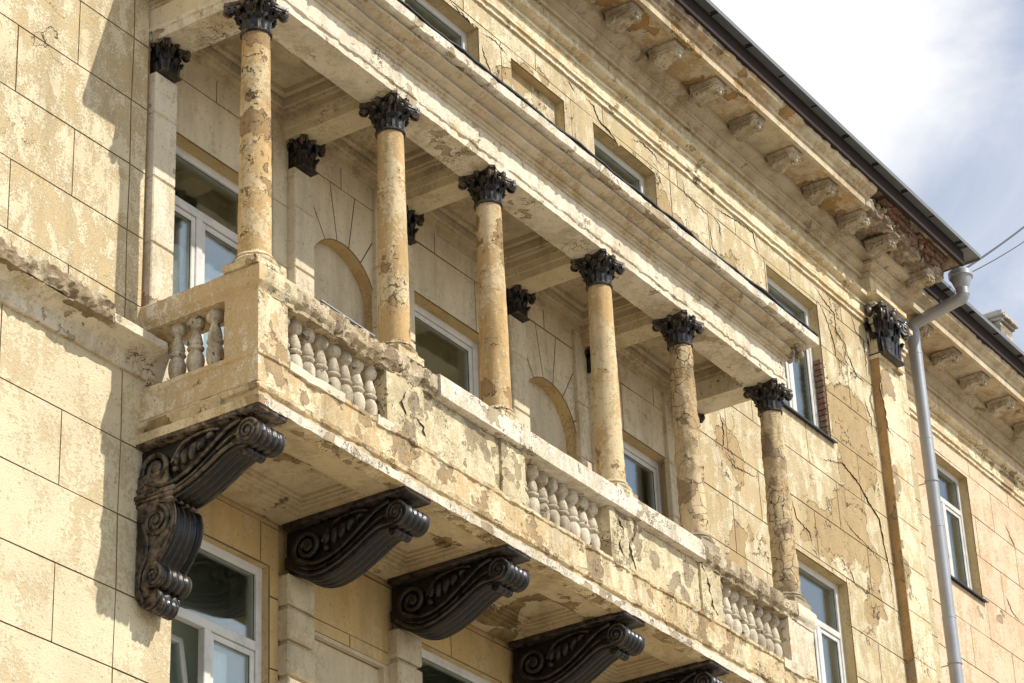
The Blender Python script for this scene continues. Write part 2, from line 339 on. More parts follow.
def subbox(bm, x0, x1, y0, y1, z0, z1, s=.04, mi=0):
    """box with faces cut into a grid of about s, for roughening"""
    nx, ny, nz_ = (max(1, int(round((b-a)/s))) for a, b in ((x0, x1), (y0, y1), (z0, z1)))
    cache = {}
    def v(i, j, k):
        key = (i, j, k)
        if key not in cache: cache[key] = bm.verts.new((x0+(x1-x0)*i/nx, y0+(y1-y0)*j/ny, z0+(z1-z0)*k/nz_))
        return cache[key]
    def q(*a):
        f = bm.faces.new([v(*t) for t in a]); f.material_index = mi
    for i in range(nx):
        for j in range(ny): q((i, j, 0), (i, j+1, 0), (i+1, j+1, 0), (i+1, j, 0)); q((i, j, nz_), (i+1, j, nz_), (i+1, j+1, nz_), (i, j+1, nz_))
    for i in range(nx):
        for k in range(nz_): q((i, 0, k), (i+1, 0, k), (i+1, 0, k+1), (i, 0, k+1)); q((i, ny, k), (i, ny, k+1), (i+1, ny, k+1), (i+1, ny, k))
    for j in range(ny):
        for k in range(nz_): q((0, j, k), (0, j, k+1), (0, j+1, k+1), (0, j+1, k)); q((nx, j, k), (nx, j+1, k), (nx, j+1, k+1), (nx, j, k+1))

# rusticated wall faces -------------------------------------------------
ZJ = 13.473; CH = .606; PX = 1.33
GAP, GDEP = .0062, .016
def region_block(bm, cells, y, gap=GAP, dep=GDEP):
    """cells: list of (x0,x1,z0,z1) that together make one block; raised from the joint plane with chamfered joints"""
    xs = sorted({c for q in cells for c in q[:2]}); zs = sorted({c for q in cells for c in q[2:]})
    vc = {}; fs = []; jx = .0045; gap = gap*random.uniform(.7, 1.35)
    def V(x, z):
        if (x, z) not in vc: vc[(x, z)] = bm.verts.new((x+jx*math.sin(x*91+z*57), y+dep, z+jx*math.sin(x*37-z*71)))
        return vc[(x, z)]
    for a, b in zip(xs, xs[1:]):
        for c, d in zip(zs, zs[1:]):
            mx_, mz = (a+b)/2, (c+d)/2
            if any(q[0] <= mx_ <= q[1] and q[2] <= mz <= q[3] for q in cells):
                fs.append(bm.faces.new((V(a, c), V(b, c), V(b, d), V(a, d))))
    for f in fs: f.normal_update()
    r = bmesh.ops.inset_region(bm, faces=fs, thickness=gap, depth=dep, use_boundary=True, use_even_offset=True)
    for f in r['faces']: f.material_index = 2
def wall_blocks(bm, x0, x1, z0, z1, y, openings=(), phase=0.0, margins=()):
    """courses of blocks with openings cut out: each block is its rectangle minus the openings"""
    k0 = math.floor((z0-ZJ)/CH)-1; k1 = math.ceil((z1-ZJ)/CH)+1
    for k in range(k0, k1):
        a, b = max(z0, ZJ+CH*k), min(z1, ZJ+CH*(k+1))
        if b-a < .03: continue
        off = 12.055+phase+(0 if k % 2 else .665)
        js = [x0]; n0 = math.floor((x0-off)/PX)
        t = off+PX*n0
        while t < x1:
            if t > x0+.12 and t < x1-.12: js.append(t)
            t += PX
        for mg in margins: js = [j for j in js if abs(j-mg) > .2 or j == x0]; js.append(mg)
        js = sorted(set(js+[x1]))
        for c, d in zip(js, js[1:]):
            cells = [(c, d, a, b)]
            for (ox0, ox1, oz0, oz1) in openings:
                new = []
                for (p, q, r, s) in cells:
                    if ox0 >= q or ox1 <= p or oz0 >= s or oz1 <= r: new.append((p, q, r, s)); continue
                    if ox0 > p: new.append((p, ox0, r, s))
                    if ox1 < q: new.append((ox1, q, r, s))
                    u, v = max(p, ox0), min(q, ox1)
                    if oz0 > r: new.append((u, v, r, oz0))
                    if oz1 < s: new.append((u, v, oz1, s))
                cells = new
            # connected groups
            groups = []
            for ce in cells:
                if ce[1]-ce[0] < .02 or ce[3]-ce[2] < .02: continue
                hit = [g for g in groups if any(not (ce[0] > o[1] or ce[1] < o[0] or ce[2] > o[3] or ce[3] < o[2]) for o in g)]
                ng = [ce]
                for g in hit: ng += g; groups.remove(g)
                groups.append(ng)
            for g in groups: region_block(bm, g, y)
def reveal(bm, x0, x1, z0, z1, y0, y1, mi=0, bottom=True):
    """inner sides of an opening"""
    P = [(x0, z0), (x0, z1), (x1, z1), (x1, z0)]
    for i in range(4 if bottom else 3):
        a, b = P[i], P[(i+1) % 4]
        vs = [bm.verts.new((a[0], y0, a[1])), bm.verts.new((b[0], y0, b[1])), bm.verts.new((b[0], y1, b[1])), bm.verts.new((a[0], y1, a[1]))]
        f = bm.faces.new(vs); f.material_index = mi

# ================================================================== ground
bm = bmesh.new(); v = [bm.verts.new(p) for p in ((-600, -600, 0), (600, -600, 0), (600, 600, 0), (-600, 600, 0))]; bm.faces.new(v)
prop(build(bm, 'ground', 'ground'), kind='structure')

# ================================================================== main building
B = root('apartment_building', (18, 0, 0), 'old cream plastered apartment block with a bracketed eave, standing behind the colonnaded balcony', 'building')
XL, XR = 8.0, 28.24
UW = [(13.95, 15.22), (17.22, 18.50), (20.68, 21.97), (24.52, 25.80)]           # upper windows
LW = [(13.98, 15.25), (17.30, 18.57), (20.70, 21.98)]                            # behind the balcony
RWx = (24.57, 25.81)
# front wall (left of, above and right of the balcony bay)
bm = bmesh.new()
wall_blocks(bm, XL, 13.55, 11.36, 17.42, 0, margins=(13.36,))
ops_up = [(a, b, 15.2, 17.04) for a, b in UW]+[(19.1, 20.09, 15.4, 17.0), (15.6, 16.6, 15.4, 17.0)]
wall_blocks(bm, 13.55, 22.3, 14.68, 17.42, 0, openings=ops_up, phase=.2)
ops_r = [(UW[3][0], UW[3][1], 15.2, 17.04), (RWx[0], RWx[1], 11.55, 13.40), (RWx[0], RWx[1], 7.9, 10.1)]
wall_blocks(bm, 22.3, 27.18, 0, 17.42, 0, openings=ops_r, phase=.45)
wall_blocks(bm, 27.77, XR, 0, 17.42, 0, phase=.3)
# frieze face and blank niche backs
def quadf(bm, x0, x1, y, z0, z1, mi=0):
    f = bm.faces.new([bm.verts.new(p) for p in ((x0, y, z0), (x1, y, z0), (x1, y, z1), (x0, y, z1))]); f.material_index = mi
for (a, b) in ((19.1, 20.09), (15.6, 16.6)): quadf(bm, a, b, .10, 15.4, 17.0)
x = XL
while x < XR-.1:
    nx = min(XR, x+1.31); region_block(bm, [(x, nx, 17.74, 18.14)], .0, .003, .004); x = nx
# right return and back, left end
for (xa, ya, xb, yb) in ((XR, .012, XR, 9), (XR, 9, XL, 9), (XL, 9, XL, .012)):
    f = bm.faces.new([bm.verts.new(p) for p in ((xa, ya, 0), (xb, yb, 0), (xb, yb, 18.6), (xa, ya, 18.6))])
build(bm, 'front_wall', ['wall', 'wall', 'joint'], B)
bm = bmesh.new(); wall_blocks(bm, XL, 13.99, 0, 11.05, 0, margins=(13.36,)); build(bm, 'front_wall', ['wall_low', 'wall_low', 'joint'], B)
for (a, b, c, d) in ((19.1, 20.09, 15.4, 17.0), (15.6, 16.6, 15.4, 17.0)):
    bm = bmesh.new(); reveal(bm, a+.004, b-.004, c, d-.004, .008, .10); build(bm, 'blank_panel', 'reveal', B)

# wall behind the balcony: bays with windows and arched niches
YB = .08
bm = bmesh.new()
ops_l = [(a, b, 11.6, 13.53) for a, b in LW]
BAYS = [(13.60, 15.53), (17.02, 18.89), (20.40, 22.30)]
for (a, b) in BAYS: wall_blocks(bm, a, b, 10.95, 14.6, YB, openings=ops_l, phase=-.2 if a < 15 else .34)
def niche_bay(bm, x0, x1, cx, r, zs, zb, zt):
    """arched blank niche with fanned voussoirs, in the bay x0..x1"""
    y = YB; zt1 = 14.08
    for (a, b) in ((x0, cx-.02), (cx-.02, x1)): region_block(bm, [(a, b, zt1, zt)], y)
    # outer boundary point on the rectangle for an angle
    def outp(t):
        c, s_ = math.cos(t), math.sin(t)
        k = min(((x1-cx)/c if c > 1e-6 else 1e9), ((x0-cx)/c if c < -1e-6 else 1e9), ((zt1-zs)/s_ if s_ > 1e-6 else 1e9))
        return (cx+c*k, zs+s_*k)
    angs = [0, 26, 58, 80, 100, 122, 154, 180]
    ca = sorted([math.degrees(math.atan2(zt1-zs, x1-cx)), math.degrees(math.atan2(zt1-zs, x0-cx))])
    for a0, a1 in zip(angs, angs[1:]):
        outs = [a0]+[c for c in ca if a0 < c < a1]+[a1]
        pts = [outp(math.radians(t)) for t in outs]
        n = 6; inn = [(cx+r*math.cos(math.radians(a1+(a0-a1)*i/n)), zs+r*math.sin(math.radians(a1+(a0-a1)*i/n))) for i in range(n+1)]
        vs = [bm.verts.new((p[0], y+GDEP, p[1])) for p in pts+inn]
        f = bm.faces.new(vs); f.normal_update()
        if f.normal.y > 0: f.normal_flip()
        rr = bmesh.ops.inset_region(bm, faces=[f], thickness=GAP, depth=GDEP, use_boundary=True, use_even_offset=True)
        for g in rr['faces']: g.material_index = 2
    k = zs
    while k > zb+.05:
        k2 = max(zb, k-.606); region_block(bm, [(x0, cx-r, k2, k)], y); region_block(bm, [(cx+r, x1, k2, k)], y); k = k2
    # intrados and back
    d = .13; arc = [(cx-r, zb)]+[(cx-r*math.cos(PI*i/24), zs+r*math.sin(PI*i/24)) for i in range(25)]+[(cx+r, zb)]
    A = [bm.verts.new((p[0], y+.008, p[1])) for p in arc]; Bk = [bm.verts.new((p[0], y+d, p[1])) for p in arc]
    for i in range(len(arc)-1):
        f = bm.faces.new((A[i], A[i+1], Bk[i+1], Bk[i])); f.material_index = 1
    bm.faces.new(list(reversed(Bk)))
niche_bay(bm, 15.53, 17.02, 16.28, .49, 13.03, 10.95, 14.6)
niche_bay(bm, 18.89, 20.40, 19.62, .49, 13.03, 10.95, 14.6)
build(bm, 'balcony_back_wall', ['loggia', 'reveal', 'joint'], B)

# lower wall under the balcony
YL = .10
LOW = [(14.02, 15.28), (17.30, 18.60), (20.70, 21.98)]
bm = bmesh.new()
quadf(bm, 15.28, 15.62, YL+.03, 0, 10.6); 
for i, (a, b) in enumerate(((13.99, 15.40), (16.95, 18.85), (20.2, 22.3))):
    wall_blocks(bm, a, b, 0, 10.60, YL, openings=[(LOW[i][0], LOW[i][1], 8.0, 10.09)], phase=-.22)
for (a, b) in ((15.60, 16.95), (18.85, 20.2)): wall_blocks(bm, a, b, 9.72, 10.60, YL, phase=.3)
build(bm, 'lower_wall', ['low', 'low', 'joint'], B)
bm = bmesh.new()
for (a, b) in ((15.60, 16.95), (18.85, 20.2)):
    quadf(bm, a, b-.0, YL+.06, 0, 9.69); quadf(bm, a+.10, b-.12, YL+.055, 0, 9.68)
    box(bm, b-.14, b, YL, YL+.055, 0, 9.72); box(bm, a, b, YL+.002, YL+.05, 9.69, 9.722)
build(bm, 'recessed_panel', 'low_pale', B)

# windows -----------------------------------------------------------------
def window(parent, x0, x1, z0, z1, y, wy=0.0, transom=None, mull=None, room=.75, curtain=None, open_=False, label=None, handle=False):
    fw_, fd = .075, .07
    bm = bmesh.new()
    def fr(a, b, c, d, w_=fw_, yy=y, dd=fd):
        box(bm, a, a+w_, yy, yy+dd, c, d, .006); box(bm, b-w_, b, yy, yy+dd, c, d, .006)
        box(bm, a+w_, b-w_, yy+.001, yy+dd, d-w_, d, .006); box(bm, a+w_, b-w_, yy+.001, yy+dd, c, c+w_, .006)
    fr(x0, x1, z0, z1)
    gl = []
    zt = transom if transom else z1-fw_
    if transom:
        box(bm, x0+fw_, x1-fw_, y+.001, y+fd, zt-.035, zt+.045, .006)
        gl.append((x0+fw_, x1-fw_, zt+.045, z1-fw_))
    zl = zt-.035 if transom else zt
    xs = [x0+fw_]+([mull-.035, mull+.035] if mull else [])+[x1-fw_]
    if mull: box(bm, mull-.04, mull+.04, y+.0015, y+fd, z0+fw_, zl, .006)
    for a, b in zip(xs[::2], xs[1::2]):
        if open_ and a == xs[0]: continue
        fr(a+.004, b-.004, z0+fw_+.004, zl-.004, .05, y+.014, .05); gl.append((a+.054, b-.054, z0+fw_+.054, zl-.054))
    o = build(bm, 'window', 'pvc', parent, label=label)
    bm = bmesh.new(); reveal(bm, x0+.004, x1-.004, z0-.02, z1-.004, wy+.008, y+fd+.02); build(bm, 'reveal', 'reveal', o)
    bm = bmesh.new()
    for (a, b, c, d) in gl: box(bm, a-.006, b+.006, y+.034, y+.044, c-.006, d+.006)
    build(bm, 'pane', 'glass', o)
    bm = bmesh.new()
    for (a, b, c, d) in gl:
        t = .012
        for q in ((a-t, a+.002, c-t, d+t), (b-.002, b+t, c-t, d+t), (a, b, d-.002, d+t), (a, b, c-t, c+.002)): box(bm, q[0], q[1], y+.026, y+.033, q[2], q[3])
    build(bm, 'gasket', 'gasket', o)
    bm = bmesh.new()
    Y0, Y1 = y+fd+.001, y+fd+room
    xa, xb, za, zb = x0-.6, x1+.6, z0-.7, z1+.55
    P = [(xa, za), (xb, za), (xb, zb), (xa, zb)]
    for i in range(4):
        a, b = P[i], P[(i+1) % 4]; bm.faces.new([bm.verts.new(q) for q in ((a[0], Y0, a[1]), (b[0], Y0, b[1]), (b[0], Y1, b[1]), (a[0], Y1, a[1]))])
    quadf(bm, xa, xb, Y1, za, zb)
    # inner side of the wall round the opening
    for q in ((xa, x0+.01, za, zb), (x1-.01, xb, za, zb), (x0, x1, z1-.01, zb), (x0, x1, za, z0+.01)): quadf(bm, q[0], q[1], Y0+.002, q[2], q[3])
    build(bm, 'room_interior', 'room', o)
    if curtain:
        bm = bmesh.new(); a, b, c, d = curtain; n = 40
        f_, g_ = [], []
        for i in range(n+1):
            t = i/n; xx = a+(b-a)*t; yy = y+fd+.06+.014*math.sin(t*38); f_.append(bm.verts.new((xx, yy, c))); g_.append(bm.verts.new((xx, yy, d)))
        for i in range(n): bm.faces.new((f_[i], f_[i+1], g_[i+1], g_[i]))
        build(bm, 'curtain', 'curtain', o, smooth=True)
    if open_:
        # tilted sash leaning inwards
        bm = bmesh.new(); a, b = xs[0], xs[1]; c, d = z0+fw_+.004, zl-.02
        fr(a, b, c, d, .05, y+.02, .05)
        box(bm, a+.05, b-.05, y+.04, y+.048, c+.05, d-.05, mi=1)
        R_ = Matrix.Translation((0, y+.03, c)) @ Matrix.Rotation(math.radians(-9), 4, 'X') @ Matrix.Translation((0, -y-.03, -c))
        bmesh.ops.transform(bm, matrix=R_, verts=bm.verts)
        build(bm, 'tilted_sash', ['pvc', 'glass'], o)
    return o
def sill(o, x0, x1, y0, y1, z, mat='metal', slope=.03):
    bm = bmesh.new()
    vs = box(bm, x0, x1, y0, y1, z-.012, z)
    for v_ in bm.verts:
        if v_.co.y < (y0+y1)/2: v_.co.z -= slope
    box(bm, x0, x1, y0-.004, y0, z-.045-slope*.3, z-slope+.0)
    build(bm, 'sill', mat, o)
window(B, 17.22, 18.50, 15.2, 17.04, .14, transom=16.5, mull=17.85, label='top floor window seen above the left part of the balcony cornice')
window(B, 20.68, 21.97, 15.2, 17.04, .14, transom=16.5, mull=21.3, label='top floor window half hidden by the balcony cornice')
window(B, 13.95, 15.22, 15.2, 17.04, .14, transom=16.5, mull=14.6)
w3 = window(B, 24.52, 25.80, 15.22, 17.04, .12, transom=16.52, mull=25.16, curtain=(24.55, 25.12, 15.3, 16.9), label='tall top floor window with a bare brick reveal on its right')
sill(w3, 24.46, 25.86, -.05, .13, 15.235, 'flash')
rw = window(B, RWx[0], RWx[1], 11.55, 13.40, .12, transom=12.75, mull=25.2, label='window just right of the last balcony column')
window(B, RWx[0], RWx[1], 7.9, 10.1, .12, transom=9.4, mull=25.2)
l1 = window(B, LW[0][0], LW[0][1], 11.6, 13.53, YB+.12, YB, transom=13.0, mull=14.47, curtain=(14.03, 15.2, 11.7, 12.70), label='white framed window behind the corner column')
l2 = window(B, LW[1][0], LW[1][1], 11.6, 13.53, YB+.12, YB, mull=None, label='window between the second and third columns')
l3 = window(B, LW[2][0], LW[2][1], 11.6, 13.53, YB+.12, YB, mull=None, curtain=(20.8, 21.25, 11.7, 13.4), label='window between the fourth and fifth columns')
window(B, LOW[0][0], LOW[0][1], 8.0, 10.09, YL+.07, YL, transom=9.40, mull=14.62, curtain=(14.72, 15.0, 8.1, 9.3), open_=True, label='window under the balcony with a tilted sash')
window(B, LOW[1][0], LOW[1][1], 8.0, 10.09, YL+.07, YL, transom=9.40, mull=17.95)
window(B, LOW[2][0], LOW[2][1], 8.0, 10.09, YL+.07, YL, transom=9.40, mull=21.3)
# exposed brick in the right reveal of the tall window
bm = bmesh.new(); z = 15.26
while z < 16.25:
    box(bm, 25.765+random.uniform(-.006, .006), 25.797, .012+random.uniform(-.004, .01), .118, z, z+.062, .006)
    z += .076
build(bm, 'exposed_brick', 'brick', w3)

# pilasters --------------------------------------------------------------
def capital_mesh(bm, r=.112, H=.27, ab=.205, seg=32, square=0):
    """composite capital: fluted bell, two rows of curled leaves, corner scrolls, concave abacus with a flower; base at z=0"""
    prof = [(r*1.02, -.03), (r*1.16, -.022), (r*1.18, -.008), (r*1.05, .0), (r*.98, .01), (r*.98, H*.35), (r*1.06, H*.6), (r*1.28, H*.80), (r*1.34, H*.86)]
    if square: prof = [(r*1.12, -.012), (r*1.2, -.008), (r*1.2, .004)]+prof[4:]
    lathe(bm, 0, 0, prof, seg, square=square)
    def leaf(a, h, w_, r0, lean, curl):
        n = 9; rows = []
        for i in range(n+1):
            t = i/n
            if t < .72: rr = r0+lean*(t/.72)**2; zz = .005+h*t/.72*.93
            else:
                u = (t-.72)/.28; rr = r0+lean+curl*math.sin(u*PI*.9); zz = .005+h*.93+h*.12*math.sin(u*PI)-h*.16*u
            ww = w_*(.75+.45*math.sin(min(1, t*1.25)*PI*.62))*(1 if t < .8 else 1-(t-.8)*2.6)
            row = []
            for j in range(-2, 3):
                b = a+(j/2)*ww/rr*.5; q = rr+(.010*(1-abs(j)/2)) - (.006 if abs(j) == 1 else 0)
                row.append(bm.verts.new((q*math.cos(b), q*math.sin(b), zz-(abs(j)/2)**2*.012)))
            rows.append(row)
        back = [[bm.verts.new(v_.co*Vector((.93, .93, 1)).x if False else Vector((v_.co.x*.92, v_.co.y*.92, v_.co.z-.004))) for v_ in row] for row in rows]
        for i in range(n):
            for j in range(4):
                bm.faces.new((rows[i][j], rows[i][j+1], rows[i+1][j+1], rows[i+1][j])); bm.faces.new((back[i][j+1], back[i][j], back[i+1][j], back[i+1][j+1]))
            bm.faces.new((rows[i][0], rows[i+1][0], back[i+1][0], back[i][0])); bm.faces.new((rows[i+1][4], rows[i][4], back[i][4], back[i+1][4]))
        bm.faces.new(rows[n]+list(reversed(back[n])))
    for k in range(8): leaf(2*PI*k/8, H*.46, r*.66, r*(1.0 if not square or k % 2 == 0 else 1.33), r*.14, r*.30)
    for k in range(8): leaf(2*PI*(k+.5)/8, H*.74, r*.56, r*(1.02 if not square else 1.1), r*.26, r*.34)
    # corner scrolls
    for k in range(4):
        a = PI/4+PI/2*k; d = Vector((math.cos(a), math.sin(a), 0)); t = Vector((-math.sin(a), math.cos(a), 0))
        for s_ in (-1, 1):
            c = d*(ab*1.10)+t*s_*.022+Vector((0, 0, H*.76)); pts = []
            for i in range(30):
                th = i/29*2.1*2*PI; rr = .046*(1-i/33); pts.append(c+d*rr*math.cos(th+1.2)*.9+Vector((0, 0, 1))*rr*math.sin(th+1.2)+t*s_*(.012*i/29))
            tube(bm, pts, .0125, 6)
            tube(bm, [d*r*1.0+Vector((0, 0, H*.42))+t*s_*.03, d*r*1.35+Vector((0, 0, H*.72))+t*s_*.03, d*ab*.98+Vector((0, 0, H*.86))+t*s_*.024], [.012, .016, .014], 6)
        ball(bm, d*(ab*1.10)+Vector((0, 0, H*.76)), .026, seg=8)
        for s_ in (-.5, .5): pass
    # inner small scrolls and flower under the abacus centre
    for k in range(4):
        a = PI/2*k; d = Vector((math.cos(a), math.sin(a), 0)); t = Vector((-math.sin(a), math.cos(a), 0))
        ball(bm, d*(ab*.80)+Vector((0, 0, H*.90)), .034, seg=8); ball(bm, d*(ab*.86)+Vector((0, 0, H*.98)), .026, seg=8)
        for s_ in (-1, 1): ball(bm, d*r*1.42+t*s_*.05+Vector((0, 0, H*.74)), .022, seg=8)
    # abacus with concave sides and clipped corners
    pts = []
    for k in range(4):
        a0 = -PI/4+PI/2*k; c0 = Vector((math.cos(a0), math.sin(a0)))*ab*1.38; c1_ = Vector((math.cos(a0+PI/2), math.sin(a0+PI/2)))*ab*1.38
        dirn = (c1_-c0).normalized(); nrm = Vector((-dirn.y, dirn.x))
        for i in range(9):
            t = i/8; p = c0+dirn*.03+(c1_-c0-dirn*.06)*t; p = p+nrm*(.048*math.sin(PI*t)); pts.append(p)
    for (sc_, za, zb) in ((.93, H*.84, H*.90), (1.0, H*.90, H*1.0)):
        lo = [bm.verts.new((p.x*sc_, p.y*sc_, za)) for p in pts]; hi = [bm.verts.new((p.x*sc_, p.y*sc_, zb)) for p in pts]; n = len(pts)
        for i in range(n): bm.faces.new((lo[i], lo[(i+1) % n], hi[(i+1) % n], hi[i]))
        bm.faces.new(hi); bm.faces.new(list(reversed(lo)))
def capital_obj(name, parent, loc, scale=(1, 1, 1), clip=None, label=None):
    bm = bmesh.new(); capital_mesh(bm, square=.97)
    bmesh.ops.scale(bm, vec=scale, verts=bm.verts)
    if clip is not None:
        bmesh.ops.bisect_plane(bm, geom=bm.verts[:]+bm.edges[:]+bm.faces[:], plane_co=(0, clip, 0), plane_no=(0, 1, 0), clear_outer=True)
    return build(bm, name, 'dark_cap', parent, loc=Vector(loc)-wloc(parent), rel=True, angle=50, label=label)

PILX = [13.735, 15.57, 17.06, 18.93, 20.44, 22.21]
pc = None
for i, px in enumerate(PILX):
    bm = bmesh.new(); hw = .135
    kz = [11.0]+[ZJ+CH*k for k in range(-4, 1)]+[13.87]
    kz = sorted(set([z_ for z_ in kz if z_ <= 13.87]))
    for a, b in zip(kz, kz[1:]):
        box(bm, px-hw, px+hw, -.045, YB+.02, a+.006, b-.006, .010)
        if i > 0: box(bm, px-hw-.20, px-hw, .035, YB+.02, a+.006, b-.006, .006)
    box(bm, px-hw+.010, px+hw-.010, -.030, YB+.02, 11.0, 13.87)
    if i > 0: box(bm, px-hw-.19, px-hw+.02, .048, YB+.02, 11.0, 14.4)
    p = build(bm, 'pilaster', 'white' if i == 0 else 'loggia', B, label='white painted pilaster at the left wall' if i == 0 else None)
    capital_obj('capital', p, (px, .0, 13.885), (.80, .85, 1.12), .07)
# bare ochre strip beside the first pilaster
bm = bmesh.new(); box(bm, 13.551, 13.60, .03, .09, 11.3, 14.4); build(bm, 'bare_strip', 'strip', B)
# rusticated lower pilasters under consoles
for px in (15.57, 17.06, 18.93, 20.44, 22.29):
    bm = bmesh.new(); z = 10.48
    box(bm, px-.14, px+.13, .035, YL+.02, 0, 10.0)
    z = 10.05
    while z > 0.3:
        box(bm, px-.18, px+.17, -.01, YL+.02, z-.262, z, .018); z -= .295
    build(bm, 'rusticated_pilaster', 'low_pale', B)
# big right pilaster with its dark capital
bm = bmesh.new()
z = 0.0; js = [ZJ+CH*k for k in range(-22, 6)]
for a, b in zip(js, js[1:]):
    if b > 16.95: b = 16.95
    if a < b and a > 0: box(bm, 27.18, 27.77, -.13, .02, a+.005, b-.005, .008)
box(bm, 27.186, 27.764, -.122, .02, 0, 17.5)
box(bm, 27.15, 27.80, -.16, .02, 16.86, 16.91, .006)
box(bm, 27.1805, 27.7695, -.128, .02, 17.70, 18.12); bp = build(bm, 'corner_pilaster', 'arch', B)
bm = bmesh.new(); box(bm, 27.1765, 27.186, -.124, .005, 0, 16.9); build(bm, 'bare_side', 'strip', bp)
capital_obj('capital', bp, (27.42, -.10, 16.93), (1.85, 1.2, 2.35), .22, label='large blackened capital of the corner pilaster')

# architrave, bed mould, cornice ------------------------------------------
def cornice(parent, x0, x1, dy, ret=True, ruin=None, ruin0=None, matc='cornice'):
    """dy moves the wall plane; ret wraps the right end"""
    path = [(x0, dy)]+([(27.18, 0), (27.18, -.13), (27.77, -.13), (27.77, 0)] if ret else [])+[(x1, dy)] + ([(x1, dy+.66)] if ret else [])
    # architrave
    bm = bmesh.new()
    sweep(bm, path, [(-.01, 17.36), (.03, 17.36), (.03, 17.415), (.055, 17.42), (.055, 17.46), (.018, 17.463), (.018, 17.487), (.035, 17.49), (.035, 17.60), (.058, 17.603), (.058, 17.638), (.03, 17.641), (.03, 17.66), (.085, 17.68), (.13, 17.69), (.13, 17.748), (-.01, 17.765)], div=.09, wear=.007, wsc=4)
    build(bm, 'architrave', 'arch', parent, angle=16)
    bm = bmesh.new()
    sweep(bm, path, [(-.01, 18.03), (.04, 18.03), (.04, 18.075), (.018, 18.078), (.018, 18.10), (.06, 18.12), (.10, 18.145), (.12, 18.148), (.12, 18.185), (.09, 18.188), (.09, 18.212), (.14, 18.235), (.215, 18.26), (.235, 18.265), (.235, 18.33), (-.01, 18.33)], div=.25, wear=.003, wsc=3)
    build(bm, 'bed_moulding', 'moulding', parent, angle=16)
    prof = [(.20, 18.332), (.66, 18.332), (.665, 18.295), (.715, 18.295), (.718, 18.395), (.745, 18.40), (.745, 18.42), (.735, 18.428), (.75, 18.455), (.79, 18.47), (.83, 18.49), (.845, 18.53), (.855, 18.58), (.20, 18.62)]
    c = bmesh.new(); xe = ruin if ruin else x1
    xs = ruin0 if ruin0 else x0
    pth = [(xs, dy), (xe, dy)] + ([(x1, dy+.66)] if (ret and not ruin) else [])
    sweep(c, pth, prof, div=.05, wear=.03, wsc=3.2, wfun=lambda q: max(0, (q.z-18.40)/.18)*.9+ (.9 if abs(q.x-xe) < .12 and ruin else 0))
    for f in c.faces:
        q = f.calc_center_median()
        if q.z > 18.43 and q.x < 22.2+1.2*fbm((q.x*1.1, 0, q.z*5), 1.0)-(q.z < 18.47)*.9 and ruin: f.material_index = 1
    co_ = build(c, 'cornice', [matc, 'rubble'], parent, angle=16)
    return co_
CO = cornice(B, XL, XR, 0, True, ruin=26.1)
CO['label'] = 'moulded eave cornice with peeling paint'
# ruined end: broken core with bricks
bm = bmesh.new(); subbox(bm, 26.02, XR+.26, -.70, .40, 18.33, 18.66, .035)
for v_ in bm.verts:
    t = (v_.co.x-26.02)/2.5
    if v_.co.y < -.3: v_.co.y += .10*t+.16*max(0, (v_.co.z-18.5))*2
    if v_.co.x > 27.9: v_.co.x -= .25*max(0, (18.5-v_.co.z)/.17)*max(0, -v_.co.y)
rough(bm, .075, 4.0)
build(bm, 'broken_cornice_core', 'rubble', CO)
bm = bmesh.new()
for row in range(4):
    z = 18.42+row*.078; x = 26.35+.12*(row % 2)+random.uniform(0, .1)
    while x < XR+.12:
        L_ = random.choice((.245, .12)); d = random.uniform(-.02, .03)
        if random.random() < .66 and not (row == 0 and x < 27.2):
            t = (x-26.02)/2.84; yy = -.745+.10*t+.0*row+d-(.03*row)
            box(bm, x, x+L_-.012, yy, yy+.12, z, z+.064, .006)
        x += L_
build(bm, 'exposed_brick', 'brick', CO); bm = bmesh.new()
for row in range(3):
    z = 18.44+row*.078; y = -.55
    while y < .1:
        if random.random() < .8: box(bm, XR+.20, XR+.27+random.uniform(-.02, .02), y, y+.115, z, z+.064, .006)
        y += .13
build(bm, 'exposed_brick', 'brick', CO)
bm = bmesh.new()
for k in range(26):
    x = random.uniform(26.0, 28.3); z = random.uniform(18.36, 18.62)
    ball(bm, (x, -.70+.07*(x-26)/2.8-random.uniform(0, .03), z), random.uniform(.02, .055), 1, .8, .8, 8)
rough(bm, .02, 20)
prop(build(bm, 'loose_rubble', 'rubble2', CO), kind='stuff')

